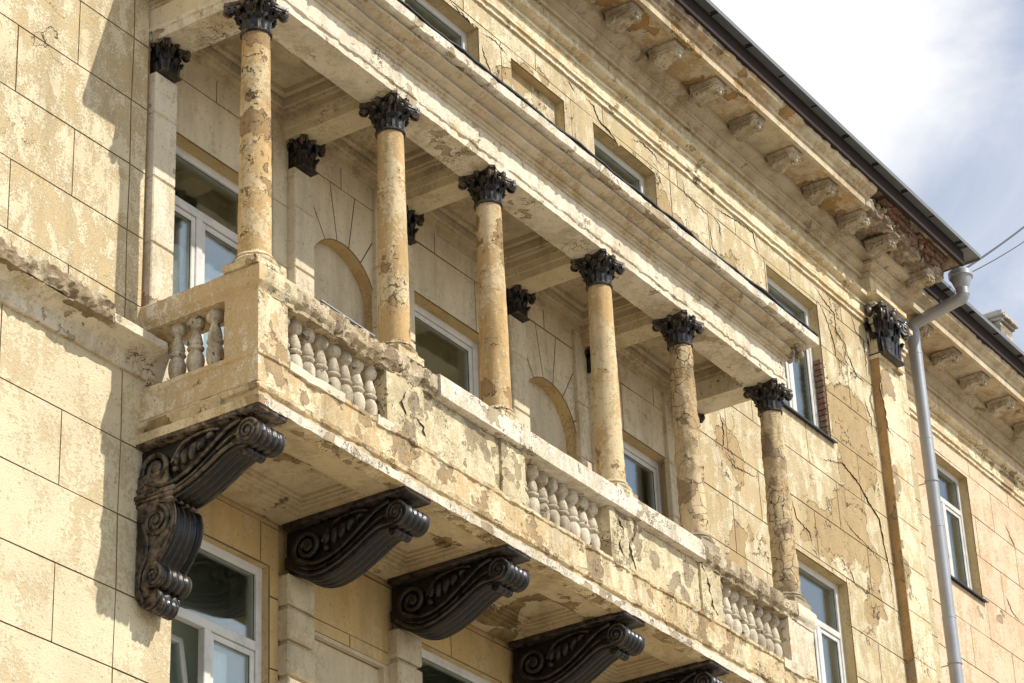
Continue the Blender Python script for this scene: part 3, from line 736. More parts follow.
def modillion_mesh():
    bm = bmesh.new(); w2 = .10
    box(bm, -w2-.025, w2+.025, -.36, 0, -.045, 0, .006); box(bm, -w2-.012, w2+.012, -.345, 0, -.065, -.045, .004)
    prof = [(-.33, -.065), (-.335, -.10), (-.325, -.135), (-.29, -.148), (-.245, -.135), (-.20, -.13), (-.15, -.15), (-.10, -.175), (-.05, -.19), (0, -.175), (0, -.065)]
    ringa = []
    for xx, s_ in ((-w2, 1), (-w2*.45, 1.0), (-w2*.3, .94), (w2*.3, .94), (w2*.45, 1.0), (w2, 1)):
        ringa.append([bm.verts.new((xx, y, -.065+(z+.065)*s_)) for y, z in prof])
    n = len(prof)
    for a, b in zip(ringa, ringa[1:]):
        for j in range(n): k = (j+1) % n; bm.faces.new((a[j], b[j], b[k], a[k]))
    bm.faces.new(ringa[0]); bm.faces.new(list(reversed(ringa[-1])))
    for sx in (-1, 1):
        X_ = sx*(w2+.004)
        for (cy, cz, r0, tn) in ((-.285, -.108, .038, 1.6), (-.085, -.135, .052, 1.8)):
            pts = []
            for i in range(22):
                th = i/21*tn*2*PI; rr = r0*(1-i/25); pts.append((X_, cy-rr*math.cos(th), cz+rr*math.sin(th)))
            tube(bm, pts, .016, 6)
        tube(bm, [(X_, -.25, -.085), (X_, -.17, -.095), (X_, -.10, -.11)], .014, 5)
        ball(bm, (X_, -.17, -.135), .02, .4, 1.4, .8, 8)
    # acanthus lumps on the front
    for (x, y, z, r) in ((0, -.34, -.10, .034), (-.05, -.335, -.085, .026), (.05, -.335, -.085, .026), (0, -.325, -.145, .030), (-.045, -.315, -.14, .022), (.045, -.315, -.14, .022), (0, -.27, -.165, .022), (-.075, -.33, -.115, .02), (.075, -.33, -.115, .02)):
        ball(bm, (x, y, z), r, 1, .8, 1, 8)
    bmesh.ops.recalc_face_normals(bm, faces=bm.faces)
    return bm
mod0 = None
def place_mod(parent, x, y, z=18.332):
    global mod0
    if mod0 is None:
        mod0 = build(modillion_mesh(), 'modillion', 'modil', parent, loc=Vector((x, y, z))-wloc(parent), rel=True, angle=45); return mod0
    o = mod0.copy(); COL.objects.link(o); o.parent = parent; o.location = Vector((x, y, z))-wloc(parent); return o
for k in range(-3, 7): place_mod(CO, 20.73+.912*k, -.27)
for x in (26.93, 28.05): place_mod(CO, x, -.27)

# roof, eave
def roof(parent, x0, x1, dy, ret, name='roof'):
    bm = bmesh.new()
    e = -1.0+dy; zt = 18.785
    box(bm, x0, x1-(.28 if ret else 0), e+.12, e+.17, 18.55, zt-.012)                                  # dark board
    b1 = build(bm, 'eave_board', 'board', parent)
    bm = bmesh.new()
    pts = [(e, zt-.012), (e+.14, zt-.005), (e+9, zt+2.6), (e+9, zt+2.64), (e+.14, zt+.02), (e, zt+.006)]
    for a, b in ((x0, x1),):
        A_ = [bm.verts.new((a, p[0], p[1])) for p in pts]; B_ = [bm.verts.new((b, p[0], p[1])) for p in pts]
        for i in range(6): bm.faces.new((A_[i], B_[i], B_[(i+1) % 6], A_[(i+1) % 6]))
        bm.faces.new(A_); bm.faces.new(list(reversed(B_)))
    bmesh.ops.recalc_face_normals(bm, faces=bm.faces)
    for v_ in bm.verts: pass
    x = x0+.3
    while x < x1:
        box(bm, x-.009, x+.009, e-.006, e+.10, zt-.02, zt-.004, mi=1); box(bm, x-.01, x+.01, e-.006, e-.001, zt-.02, zt+.012)
        if random.random() < .7: box(bm, x+.03, x+.042, e+.02, e+.12, zt-.022, zt-.012, mi=1)
        x += .80
    r_ = build(bm, name, ['roofm', 'board'], parent)
    bm = bmesh.new(); box(bm, x0, x1, e-.008, e-.002, zt-.05, zt+.01); build(bm, 'drip_edge', 'roofm', r_)
    return r_
R1 = roof(B, XL, XR+.60, 0, True)
bm = bmesh.new(); box(bm, XR+.22, XR+.60, -.995, .60, 18.745, 18.765); box(bm, XR+.585, XR+.60, -.995, .60, 18.72, 18.79); box(bm, XR+.28, XR+.40, -.80, .50, 18.66, 18.74); build(bm, 'eave_end_sheet', 'roofm', B)
bm = bmesh.new(); box(bm, XL, XR+.4, -.84, .0, 18.63, 18.66); build(bm, 'cornice_top', 'rubble', B)

# string course on the left wall
bm = bmesh.new()
def sw(q): return 1.0 if q.x < 13.0 else .12
sweep(bm, [(XL, 0), (13.60, 0)], [(-.01, 11.03), (.035, 11.03), (.045, 11.06), (.05, 11.14), (.07, 11.16), (.12, 11.19), (.17, 11.205), (.21, 11.21), (.21, 11.215), (-.01, 11.22)], div=.06, wear=.006, wsc=5)
SCo = build(bm, 'string_course', 'white', B, angle=16)
bm = bmesh.new(); subbox(bm, XL, 13.03, -.235, .02, 11.205, 11.44, .026)
for v_ in bm.verts:
    if v_.co.z > 11.32: v_.co.y = v_.co.y*(1-.6*(v_.co.z-11.32)/.12)
rough(bm, .06, 4.0, o=3); rough(bm, .020, 20, o=3)
for v_ in bm.verts:
    v_.co.z = max(v_.co.z, 11.205-.02*abs(fbm(v_.co, 9))); v_.co.z += .03*max(0, (v_.co.z-11.3)/.14)
build(bm, 'crumbled_edge', 'rubble2', SCo)
bm = bmesh.new()
sweep(bm, [(13.0, 0), (13.60, 0)], [(-.01, 11.214), (.225, 11.214), (.235, 11.22), (.235, 11.285), (.22, 11.30), (-.01, 11.38)], div=.05, wear=.006, wsc=7)
build(bm, 'lead_capping', 'white', SCo, angle=35)

# ================================================================== wing
W = root('neighbouring_wing', (38, .68, 0), 'pinkish cream wing set back behind the downpipe, with its own bracketed eave', 'building')
DY = .68
bm = bmesh.new()
wo = [(30.25, 31.53, 15.2, 17.06), (30.25, 31.53, 11.5, 13.4), (34.2, 35.5, 15.2, 17.06), (34.2, 35.5, 11.5, 13.4), (38.0, 39.3, 15.2, 17.06), (38.0, 39.3, 11.5, 13.4)]
wall_blocks(bm, XR+.001, 56, 0, 17.42, DY, openings=wo, phase=.3)
x = XR
while x < 56: region_block(bm, [(x, x+1.31, 17.74, 18.14)], DY, .003, .004); x += 1.31
for (xa, ya, xb, yb) in ((56, DY+.012, 56, 9), (56, 9, XR, 9)):
    bm.faces.new([bm.verts.new(p) for p in ((xa, ya, 0), (xb, yb, 0), (xb, yb, 18.6), (xa, ya, 18.6))])
build(bm, 'front_wall', ['wing', 'wing', 'joint'], W)
for i, q in enumerate(wo):
    ww_ = window(W, q[0], q[1], q[2]+.02, q[3], DY+.12, DY, transom=q[3]-.55, mull=(q[0]+q[1])/2, label='window of the wing seen past the downpipe' if i == 0 else None)
    sill(ww_, q[0]-.06, q[1]+.06, DY-.05, DY+.13, q[2]+.035, 'flash')
CW = cornice(W, XR, 56, DY, False)
for k in range(-1, 12): place_mod(CW, 29.35+.912*k, DY-.27)
RW_ = roof(W, XR+.02, 56, DY, False)
bm = bmesh.new(); box(bm, XR+.1, 56, DY-.84, DY, 18.63, 18.66); build(bm, 'cornice_top', 'rubble', W)
bm = bmesh.new(); box(bm, 36.12, 36.60, 1.6, 2.05, 18.9, 21.84, .01); box(bm, 36.08, 36.64, 1.56, 2.09, 21.84, 21.90, .01); box(bm, 36.03, 36.69, 1.51, 2.14, 21.90, 21.99, .012); box(bm, 36.10, 36.62, 1.58, 2.07, 21.99, 22.04, .01)
build(bm, 'chimney', 'chim', RW_)

# ================================================================== balcony
BX0, BX1, YF = 13.57, 22.47, -1.14
K = root('colonnaded_balcony', (18, -.5, 10.48), 'long ornate stone balcony with six columns, balusters and black scroll brackets under it', 'balcony')
COLX = [13.705, 15.53, 17.02, 18.89, 20.40, 22.25]; CY = -.99
# slab with moulded edge on three sides
bm = bmesh.new()
path = [(BX0, .05), (BX0, YF), (BX1, YF), (BX1, .05)]
sweep(bm, path, [(-.10, 10.47), (.04, 10.465), (.05, 10.535), (.03, 10.548), (-.008, 10.562), (-.012, 10.59), (.026, 10.607), (.032, 10.64), (.010, 10.655), (.0, 10.67), (.0, 10.895), (.014, 10.905), (.014, 10.935), (-.05, 10.95), (-.10, 10.95)], div=.035, wear=.015, wsc=6, wfun=lambda q: .25 if q.y > YF+.06 else (.6 if q.z < 10.56 else 1.0))
for f in bm.faces:
    c = f.calc_center_median()
    if c.z < 10.552 and c.y < YF+.02 and c.x > BX0: f.material_index = 1
SL = build(bm, 'slab_edge', ['slab', 'lip'], K, angle=16)
# the short side keeps its ochre paint
bm = bmesh.new()
sweep(bm, [(BX0, .05), (BX0, YF+.0)], [(.003, 10.675), (.0035, 10.89), (.017, 10.903), (.017, 10.936), (-.03, 10.952), (-.03, 10.675)], div=.06, wear=.003, wsc=6)
build(bm, 'side_face', 'side', SL, angle=40)
bm = bmesh.new(); box(bm, BX0+.08, BX1-.08, YF+.08, .05, 10.62, 10.94)
# soffit frame, coffers
CONX = [c+.0 for c in (13.715, 15.56, 17.0, 18.85, 20.36, 22.22)]
box(bm, BX0-.0+.002, BX1-.002, YF-.0, -.80, 10.482, 10.63)
box(bm, BX0+.002, BX1-.002, -.12, .08, 10.481, 10.63)
for c in CONX:
    box(bm, c-.18, c+.18, -.81, -.11, 10.4825, 10.63)
# coffer mouldings
for a, b in zip(CONX, CONX[1:]):
    x0_, x1_, y0_, y1_ = a+.18, b-.18, -.80, -.12
    for (ins, z0_, hh) in ((0, 10.50, .12), (.035, 10.525, .1), (.065, 10.545, .08), (.10, 10.565, .06)):
        t = .04
        X0, X1, Y0, Y1 = x0_+ins, x1_-ins, y0_+ins, y1_-ins
        box(bm, X0, X0+t, Y0, Y1, z0_, 10.63); box(bm, X1-t, X1, Y0, Y1, z0_+.0005, 10.63); box(bm, X0+t, X1-t, Y0, Y0+t, z0_+.001, 10.63); box(bm, X0+t, X1-t, Y1-t, Y1, z0_+.0015, 10.63)
    quadf(bm, x0_, x1_, -.5, 0, 0) if False else None
    box(bm, x0_, x1_, y0_, y1_, 10.592, 10.64)
build(bm, 'soffit', 'soffit', K)

# pedestals, panels and rails
def worn_box(name, mat, x0, x1, y0, y1, z0, z1, amp=.012, s=.03, sc_=7, parent=K, label=None):
    bm = bmesh.new(); subbox(bm, x0, x1, y0, y1, z0, z1, s); rough(bm, amp, sc_); return build(bm, name, mat, parent, angle=38, label=label)
ZB, ZR0, ZR1 = 10.945, 11.45, 11.66
worn_box('pedestal', 'slab', 13.575, 13.93, YF+.005, -.81, ZB, ZR0+.003, .006)
bm = bmesh.new(); box(bm, 13.571, 13.573, YF+.012, -.815, ZB, ZR0, 0); build(bm, 'pedestal_side_paint', 'side', K)
for i, (a, b) in enumerate(((15.21, 15.72), (16.85, 17.21), (18.58, 19.0), (20.2, 20.58), (21.93, 22.46))):
    worn_box('pedestal', 'panel' if i != 4 else 'white', a, b, YF+.01, -.85, ZB, ZR0+.003, .014 if i != 4 else .004)
for (a, b) in ((15.72, 16.85), (19.0, 20.2)):
    worn_box('parapet_panel', 'panel', a-.01, b+.01, YF+.035, -.88, ZB, ZR0+.002, .010, .03)
railp = lambda o=0.0, h=0.0: [(-.31, ZR0), (.0, ZR0), (.005, ZR0+.035), (.03, ZR0+.06), (.035, ZR0+.09), (.035+o, ZR1-.02+h), (.02+o, ZR1+h), (-.31, ZR1+h)]
# side rail, ochre
bm = bmesh.new(); sweep(bm, [(BX0, .03), (BX0, YF), (14.0, YF)], railp(), div=.05, wear=.008, wsc=8)
for f in bm.faces:
    if f.calc_center_median().x > BX0+.035 and f.calc_center_median().y < -.85: f.material_index = 1
build(bm, 'side_rail', ['side', 'panel'], K, angle=38)
# crumbled front rails
def wfr(q): return 1.0
bm = bmesh.new(); sweep(bm, [(13.99, YF), (15.88, YF)], railp(-.012), div=.022, wear=.028, wsc=7, wfun=lambda q: 1.2 if q.x > 14.5 else .5); build(bm, 'crumbled_rail', 'crust', K, angle=30, label='crumbled rough rail above the left balusters')
bm = bmesh.new(); sweep(bm, [(20.24, YF), (22.10, YF)], railp(), div=.022, wear=.022, wsc=6, wfun=lambda q: 1.0); build(bm, 'crumbled_rail', 'crust', K, angle=30, label='rough grey rail above the right balusters')
bm = bmesh.new(); sweep(bm, [(22.10, YF), (BX1, YF), (BX1, .03)], railp(), div=.05, wear=.006, wsc=7); build(bm, 'rail', 'white', K, angle=38)
bm = bmesh.new()
sweep(bm, [(15.90, YF), (20.22, YF)], [(-.32, ZR0+.012), (.03, ZR0+.012), (.045, ZR0+.02), (.045, ZR1-.01), (.03, ZR1+.008), (-.32, ZR1+.014)], div=.12, wear=.004, wsc=4); build(bm, 'capping_rail', 'lip', K, angle=38, label='smooth white rail along the middle of the parapet')
# slivers of sheet lying on the crumbled rail
bm = bmesh.new(); box(bm, 14.35, 15.05, YF+.0, YF+.18, ZR1+.012, ZR1+.022); bmesh.ops.rotate(bm, verts=bm.verts, cent=(14.7, YF, ZR1), matrix=Matrix.Rotation(.03, 3, 'Y')); build(bm, 'metal_strip', 'metal', K)
# white render repairs on the plinth
for (a, b, zz) in ((13.93, 14.62, 10.895), (15.05, 15.28, 10.885), (21.72, 22.15, 10.86)):
    bm = bmesh.new(); sweep(bm, [(a, YF-.012), (b, YF-.012)], [(-.10, zz+.005), (.008, zz), (.012, 10.965), (-.10, 10.972)], div=.05, wear=.011, wsc=9)
    build(bm, 'white_mortar_repair', 'white', K, angle=38)

# balusters
bp_ = [(.048, 0), (.052, .008), (.052, .03), (.040, .042), (.045, .06), (.055, .10), (.058, .14), (.055, .18), (.042, .215), (.036, .225), (.05, .235), (.055, .248), (.05, .262), (.040, .27), (.044, .28), (.047, .295), (.040, .34), (.030, .385), (.025, .405), (.030, .412), (.048, .425), (.056, .445), (.058, .465), (.054, .485), (.046, .50), (.05, .515)]
bal0 = None
def baluster(x, y, i):
    global bal0
    if bal0 is None:
        bm = bmesh.new(); lathe(bm, 0, 0, [(r*1.22, z) for r, z in bp_], 20, jit=.004)
        bal0 = build(bm, 'baluster', 'baluster', K, loc=Vector((x, y, ZB-.004))-wloc(K), rel=True, angle=60); return
    o = bal0.copy(); COL.objects.link(o); o.parent = K; o.location = Vector((x, y, ZB-.004))-wloc(K); o.rotation_euler = (random.uniform(-.012, .012), random.uniform(-.012, .012), random.uniform(0, 6))
for (a, b) in ((14.02, 15.14), (17.33, 18.47), (20.70, 21.84)):
    for i in range(8): baluster(a+(b-a)*i/7, -1.0, i)
for y in (-.27, -.455, -.645): baluster(13.67, y, 0)
# half pier under side rail at wall
worn_box('wall_pier', 'side', BX0+.01, BX0+.26, -.20, .03, ZB, ZR0, .004) if False else None

# columns
def column(x, bad, label):
    bm = bmesh.new(); z0 = ZR1+.13; H = 13.855-z0; prof = []
    n = 60
    for i in range(n+1):
        t = i/n; r = .131-.018*t**1.5; prof.append((r, H*t))
    lathe(bm, 0, 0, prof, 36, jit=.010 if bad else .003)
    if bad:
        for v_ in bm.verts: v_.co += Vector((v_.co.x, v_.co.y, 0)).normalized()*fbm((v_.co.x*1.0+x, v_.co.y, v_.co.z*.6), 9, 4)*.012
    sh = build(bm, 'column', 'column_bad' if bad else 'column', K, loc=Vector((x, CY, z0))-wloc(K), rel=True, smooth=True, label=label)
    bm = bmesh.new()
    lathe(bm, 0, 0, [(.165, -.075), (.178, -.06), (.180, -.045), (.168, -.032), (.152, -.027), (.150, -.012), (.158, -.006), (.150, .010), (.136, .016), (.131, .03)], 36, jit=.004)
    subbox(bm, -.18, .18, -.165, .165, -.135, -.07, .03); rough(bm, .006 if not bad else .012, 9)
    build(bm, 'base', 'slab' if not bad else 'greyr', sh, rel=True, angle=45)
    bm = bmesh.new(); capital_mesh(bm); bmesh.ops.translate(bm, verts=bm.verts, vec=(0, 0, H+.025))
    build(bm, 'capital', 'dark_cap', sh, rel=True, angle=50)
    return sh
lab = ['ochre corner column nearest the left wall', 'second column from the left', 'third column from the left, with small chips', 'fourth column from the left', 'crazed grey column second from the right end', 'badly cracked column at the right end']
for i, x in enumerate(COLX): column(x, i >= 4, lab[i])

def spiral_pts(x, y, z, r): return [(x, y+r*(1-i/28)*math.cos(i*.5), z+r*(1-i/28)*math.sin(i*.5)) for i in range(26)]
# entablature
EX0, EX1, EF = 13.565, 22.36, -1.16
bm = bmesh.new()
epath = [(EX0, .02), (EX0, EF), (EX1, EF), (EX1, .02)]
sweep(bm, epath, [(-.33, 14.15), (.0, 14.15), (.004, 14.225), (.018, 14.232), (.022, 14.26), (.004, 14.275), (.004, 14.46), (-.33, 14.46)], div=.05, wear=.008, wsc=8, wfun=lambda q: 2.2 if q.z < 14.28 and q.z > 14.2 else .5)
EN = build(bm, 'entablature', 'white', K, angle=16)
bm = bmesh.new()
sweep(bm, epath, [(-.2, 14.455), (.022, 14.455), (.022, 14.487), (.05, 14.49), (.05, 14.503), (.022, 14.505), (.022, 14.517), (.06, 14.535), (.10, 14.55), (.112, 14.552), (.112, 14.585), (.08, 14.588), (.08, 14.60), (.12, 14.615), (.17, 14.63), (.212, 14.635), (.212, 14.665), (.18, 14.668), (.18, 14.70), (-.2, 14.72)], div=.10, wear=.006, wsc=5, wfun=lambda q: 2.5 if q.x > 21.4 else .8)
build(bm, 'cornice_moulding', 'moulding', EN, angle=16)
bm = bmesh.new()
sweep(bm, epath, [(-.2, 14.702), (.268, 14.682), (.285, 14.69), (.29, 14.775), (.275, 14.788), (-1.15, 14.93)][:5]+[(-.2, 14.80)], div=.06, wear=.010, wsc=3.4, wfun=lambda q: 1.0 if q.z < 14.74 else .7)
build(bm, 'cornice_lip', 'lip', EN, angle=16)
bm = bmesh.new()
subbox(bm, EX0-.28, EX1+.28, EF-.298, .03, 14.79, 14.806, .09)
for v_ in bm.verts: v_.co.z += (v_.co.y-(EF-.298))*.10+.012*fbm(v_.co, 2.5)
for v_ in bm.verts:
    if v_.co.y < EF-.28: v_.co.y += .025*fbm((v_.co.x, 0, 0), 1.7)
build(bm, 'roof_flashing', 'flash', EN)
bm = bmesh.new()
for k in range(16):
    a = k*.61; ball(bm, (22.40+.055*math.cos(a*2.3)+.02, -1.25+.07*math.sin(a*1.7), 14.50+.011*k), .030+.012*math.sin(k*2.1), 1, .9, 1.1, 8)
tube(bm, spiral_pts(22.47, -1.26, 14.58, .06), .015, 6)
rough(bm, .010, 18)
build(bm, 'carved_end_ornament', 'greyr', EN, angle=60)
# ceiling with cross beams and mouldings
bm = bmesh.new()
box(bm, EX0+.30, EX1-.30, EF+.30, .09, 14.50, 14.54)
for a, b in zip(COLX, COLX[1:]):
    x0_, x1_, y0_, y1_ = a+.14, b-.14, EF+.33, .08
    for (ins, z0_) in ((0, 14.30), (.05, 14.36), (.085, 14.375), (.15, 14.45)):
        t = .05; X0, X1, Y0, Y1 = x0_+ins, x1_-ins, y0_+ins, y1_-ins
        box(bm, X0, X0+t, Y0, Y1, z0_, 14.51); box(bm, X1-t, X1, Y0, Y1, z0_+.0005, 14.51); box(bm, X0+t, X1-t, Y0, Y0+t, z0_+.001, 14.51); box(bm, X0+t, X1-t, Y1-t, Y1, z0_+.0015, 14.51)
build(bm, 'ceiling', 'ceil', K)
for i, x in enumerate(COLX):
    a, b = (x-.13, x+.15) if i == 0 else ((x-.15, x+.10) if i == 5 else (x-.14, x+.14))
    bm = bmesh.new(); box(bm, a, b, EF+.331, .085, 14.152, 14.508, .005); box(bm, a-.02, b+.02, EF+.332, .084, 14.235, 14.506, .003); build(bm, 'cross_beam', 'beam', K)

# scroll consoles
def spiral(cy, cz, r, turns, start, x, sgn=1, n=46, end=.12):
    pts = []
    for i in range(n):
        t = i/(n-1); th = start+sgn*t*turns*2*PI; rr = r*(1-(1-end)*t); pts.append((x, cy+rr*math.cos(th), cz+rr*math.sin(th)))
    return pts
def ridged(bm, outer, inner, hw, ridges, amp):
    """solid between outer and inner (y,z) curves across x, with lengthwise ridges on the outer face"""
    nx = 36; rows = []
    n = len(outer)
    for i in range(nx+1):
        u = -1+2*i/nx; x = u*hw; row = []
        b = amp*abs(math.cos(u*PI*ridges/2))-(amp*1.2 if abs(u) > .93 else 0)
        for j, p in enumerate(outer):
            q0 = outer[max(0, j-1)]; q1 = outer[min(n-1, j+1)]; d = Vector((q1[0]-q0[0], q1[1]-q0[1])).normalized(); nn = Vector((d.y, -d.x))
            row.append(bm.verts.new((x, p[0]+nn.x*b, p[1]+nn.y*b)))
        rows.append(row)
    for a, b in zip(rows, rows[1:]):
        for j in range(n-1): bm.faces.new((a[j], a[j+1], b[j+1], b[j]))
    I = [[bm.verts.new((x, p[0], p[1])) for p in inner] for x in (-hw, hw)]
    for s_, row in ((0, rows[0]), (1, rows[-1])):
        poly = row+list(reversed(I[s_])); f = bm.faces.new(poly if s_ else list(reversed(poly)))
def smooth_curve(pts, n=40):
    """Catmull-Rom"""
    P = [Vector(p) for p in pts]; P = [P[0]*2-P[1]]+P+[P[-1]*2-P[-2]]; out = []
    segs = len(P)-3
    for i in range(n+1):
        t = i/n*segs; k = min(int(t), segs-1); f = t-k; a, b, c, d = P[k:k+4]
        out.append(.5*((2*b)+(c-a)*f+(2*a-5*b+4*c-d)*f*f+(3*b-a-3*c+d)*f**3))
    return [(v_[0], v_[1]) for v_ in out]
def bolster(bm, cy, cz, r, hw, rings=4):
    """volute roll across x with ridges"""
    n = 44; seg = 24; R_ = []
    for i in range(n+1):
        u = -1+2*i/n; rr = r*(.86+.14*abs(math.cos(u*PI*rings/2)))
        if abs(u) > .9: rr = r
        R_.append([bm.verts.new((u*hw, cy+rr*math.cos(2*PI*k/seg), cz+rr*math.sin(2*PI*k/seg))) for k in range(seg)])
    for a, b in zip(R_, R_[1:]):
        for k in range(seg): bm.faces.new((a[k], a[(k+1) % seg], b[(k+1) % seg], b[k]))
    bm.faces.new(R_[0]); bm.faces.new(list(reversed(R_[-1])))
def console_mesh():
    bm = bmesh.new(); hw = .15; zt = 0.0            # origin: top of the plate at the wall
    box(bm, -.18, .18, -1.165, .06, -.05, -.004, .008)
    Z = -10.482
    outer = smooth_curve([(-1.10, 10.20+Z), (-1.0, 10.19+Z), (-.90, 10.19+Z), (-.80, 10.155+Z), (-.68, 10.09+Z), (-.55, 10.025+Z), (-.41, 9.975+Z), (-.27, 9.955+Z), (-.14, 9.99+Z), (-.05, 10.05+Z), (.06, 10.12+Z)], 48)
    inner = smooth_curve([(-1.04, 10.39+Z), (-.96, 10.38+Z), (-.86, 10.345+Z), (-.75, 10.275+Z), (-.63, 10.195+Z), (-.50, 10.12+Z), (-.37, 10.075+Z), (-.25, 10.065+Z), (-.15, 10.10+Z), (-.07, 10.15+Z), (.06, 10.2+Z)], 48)
    ridged(bm, outer, inner, hw-.012, 4, .020)
    # web behind the scroll
    web = inner+[(.06, 10.42+Z), (-1.05, 10.42+Z)]
    for hw_ in (hw-.045,):
        A_ = [bm.verts.new((-hw_, p[0], p[1])) for p in web]; B_ = [bm.verts.new((hw_, p[0], p[1])) for p in web]
        bm.faces.new(A_); bm.faces.new(list(reversed(B_)))
    bolster(bm, -1.055, 10.275+Z, .102, hw+.012, 5)
    bolster(bm, -.985, 10.165+Z, .042, .10, 3)
    for s_ in (-1, 1):
        X_ = s_*(hw+.006)
        tube(bm, spiral(-1.055, 10.275+Z, .094, 2.3, PI*.9, s_*(hw+.016), -1), .013, 8); ball(bm, (s_*(hw+.012), -1.055, 10.275+Z), .022, seg=8)
        # raised rims along both edges of the S
        rim = [(X_, p[0], p[1]) for p in inner[3:-6]]
        tube(bm, rim, .016, 8)
        tube(bm, [(X_, p[0]*1.0, p[1]+.016) for p in outer[3:-3]], .015, 8)
        tube(bm, [(X_-s_*.002, (a[0]+b[0])/2, (a[1]+b[1])/2) for a, b in zip(inner[4:-8], outer[4:-8])], .010, 6)
        # rear volute
        xv = s_*(hw-.02)
        tube(bm, spiral(-.165, 10.235+Z, .145, 2.0, -PI*.5, xv, 1, 60, .10), .024, 8)
        ball(bm, (xv, -.165, 10.235+Z), .04, .6, 1, 1, 10)
        dsc = []
        # fan of petals between scroll and plate
        for (cy, cz, an, ln, wd) in ((-.36, 10.27, 1.9, .085, .034), (-.43, 10.27, 1.75, .10, .036), (-.51, 10.29, 1.95, .10, .036), (-.59, 10.32, 2.15, .085, .034), (-.67, 10.36, 2.4, .06, .028), (-.35, 10.18, 1.2, .045, .03)):
            rot = Matrix.Rotation(-(PI-an)+PI/2*0, 3, 'X')
            ball(bm, (s_*(hw-.04), cy, cz+Z), 1, .042, ln*.72, wd, 12, rot=Matrix.Rotation(PI-an, 3, 'X').inverted())
        tube(bm, [(s_*(hw-.02), p[0], p[1]) for p in smooth_curve([(-.31, 10.24+Z), (-.40, 10.36+Z), (-.52, 10.40+Z), (-.66, 10.41+Z), (-.76, 10.39+Z)], 20)], .013, 6)
    bmesh.ops.recalc_face_normals(bm, faces=bm.faces)
    return bm
def lower_console_mesh():
    bm = bmesh.new(); hw = .155; Z = -10.482
    subz = lambda z: z+Z
    box(bm, -.185, .185, -.385, .02, 10.0+Z, 10.035+Z, .006); box(bm, -.172, .172, -.365, .02, 9.975+Z, 10.0+Z, .005); box(bm, -.16, .16, -.34, .02, 9.94+Z, 9.975+Z, .006)
    box(bm, -.15, .15, -.30, .02, 10.03+Z, 10.20+Z)
    outer = smooth_curve([(-.24, 9.945+Z), (-.345, 9.90+Z), (-.375, 9.80+Z), (-.36, 9.68+Z), (-.30, 9.56+Z), (-.24, 9.49+Z), (-.22, 9.45+Z)], 40)
    inner = [(-.02, 9.945+Z), (-.02, 9.8+Z), (-.02, 9.45+Z)]
    outer = outer
    ridged(bm, list(reversed(outer)), list(reversed(inner)), hw, 5, .014)
    box(bm, -hw+.01, hw-.01, -.13, .02, 9.22+Z, 9.95+Z)
    bolster(bm, -.185, 9.365+Z, .098, hw+.01, 5)
    bolster(bm, -.11, 9.225+Z, .10, .12, 3); bolster(bm, -.15, 9.17+Z, .075, .09, 3)
    for s_ in (-1, 1):
        xv = s_*(hw+.004)
        tube(bm, spiral(-.20, 9.79+Z, .125, 2.3, PI*.5, xv, 1, 60, .1), .019, 8); ball(bm, (xv, -.20, 9.79+Z), .03, .7, 1, 1, 10)
        tube(bm, [(xv, p[0], p[1]) for p in smooth_curve([(-.08, 9.79+Z), (-.12, 9.66+Z), (-.11, 9.52+Z), (-.06, 9.40+Z), (-.05, 9.28+Z), (-.10, 9.17+Z)], 24)], .016, 8)
        tube(bm, [(xv, p[0]+.012, p[1]) for p in outer], .014, 8)
        tube(bm, spiral(-.185, 9.365+Z, .085, 2.1, PI*.6, s_*(hw+.014), 1), .014, 8)
    bmesh.ops.recalc_face_normals(bm, faces=bm.faces)
    return bm
con0 = None
for i, x in enumerate(CONX):
    if con0 is None:
        con0 = build(console_mesh(), 'scroll_console', 'dark_worn', K, loc=Vector((x, 0, 10.482))-wloc(K), rel=True, angle=50)
        con0['label'] = 'worn black scroll console at the left end, over a lower scroll'
        build(lower_console_mesh(), 'lower_scroll', 'dark_worn', con0, rel=True, angle=50)
    else:
        o = con0.copy(); COL.objects.link(o); o.parent = K; o.location = Vector((x, 0, 10.482))-wloc(K)
        if 'label' in o: del o['label']
        o.material_slots[0].link = 'OBJECT'; o.material_slots[0].material = M['dark']

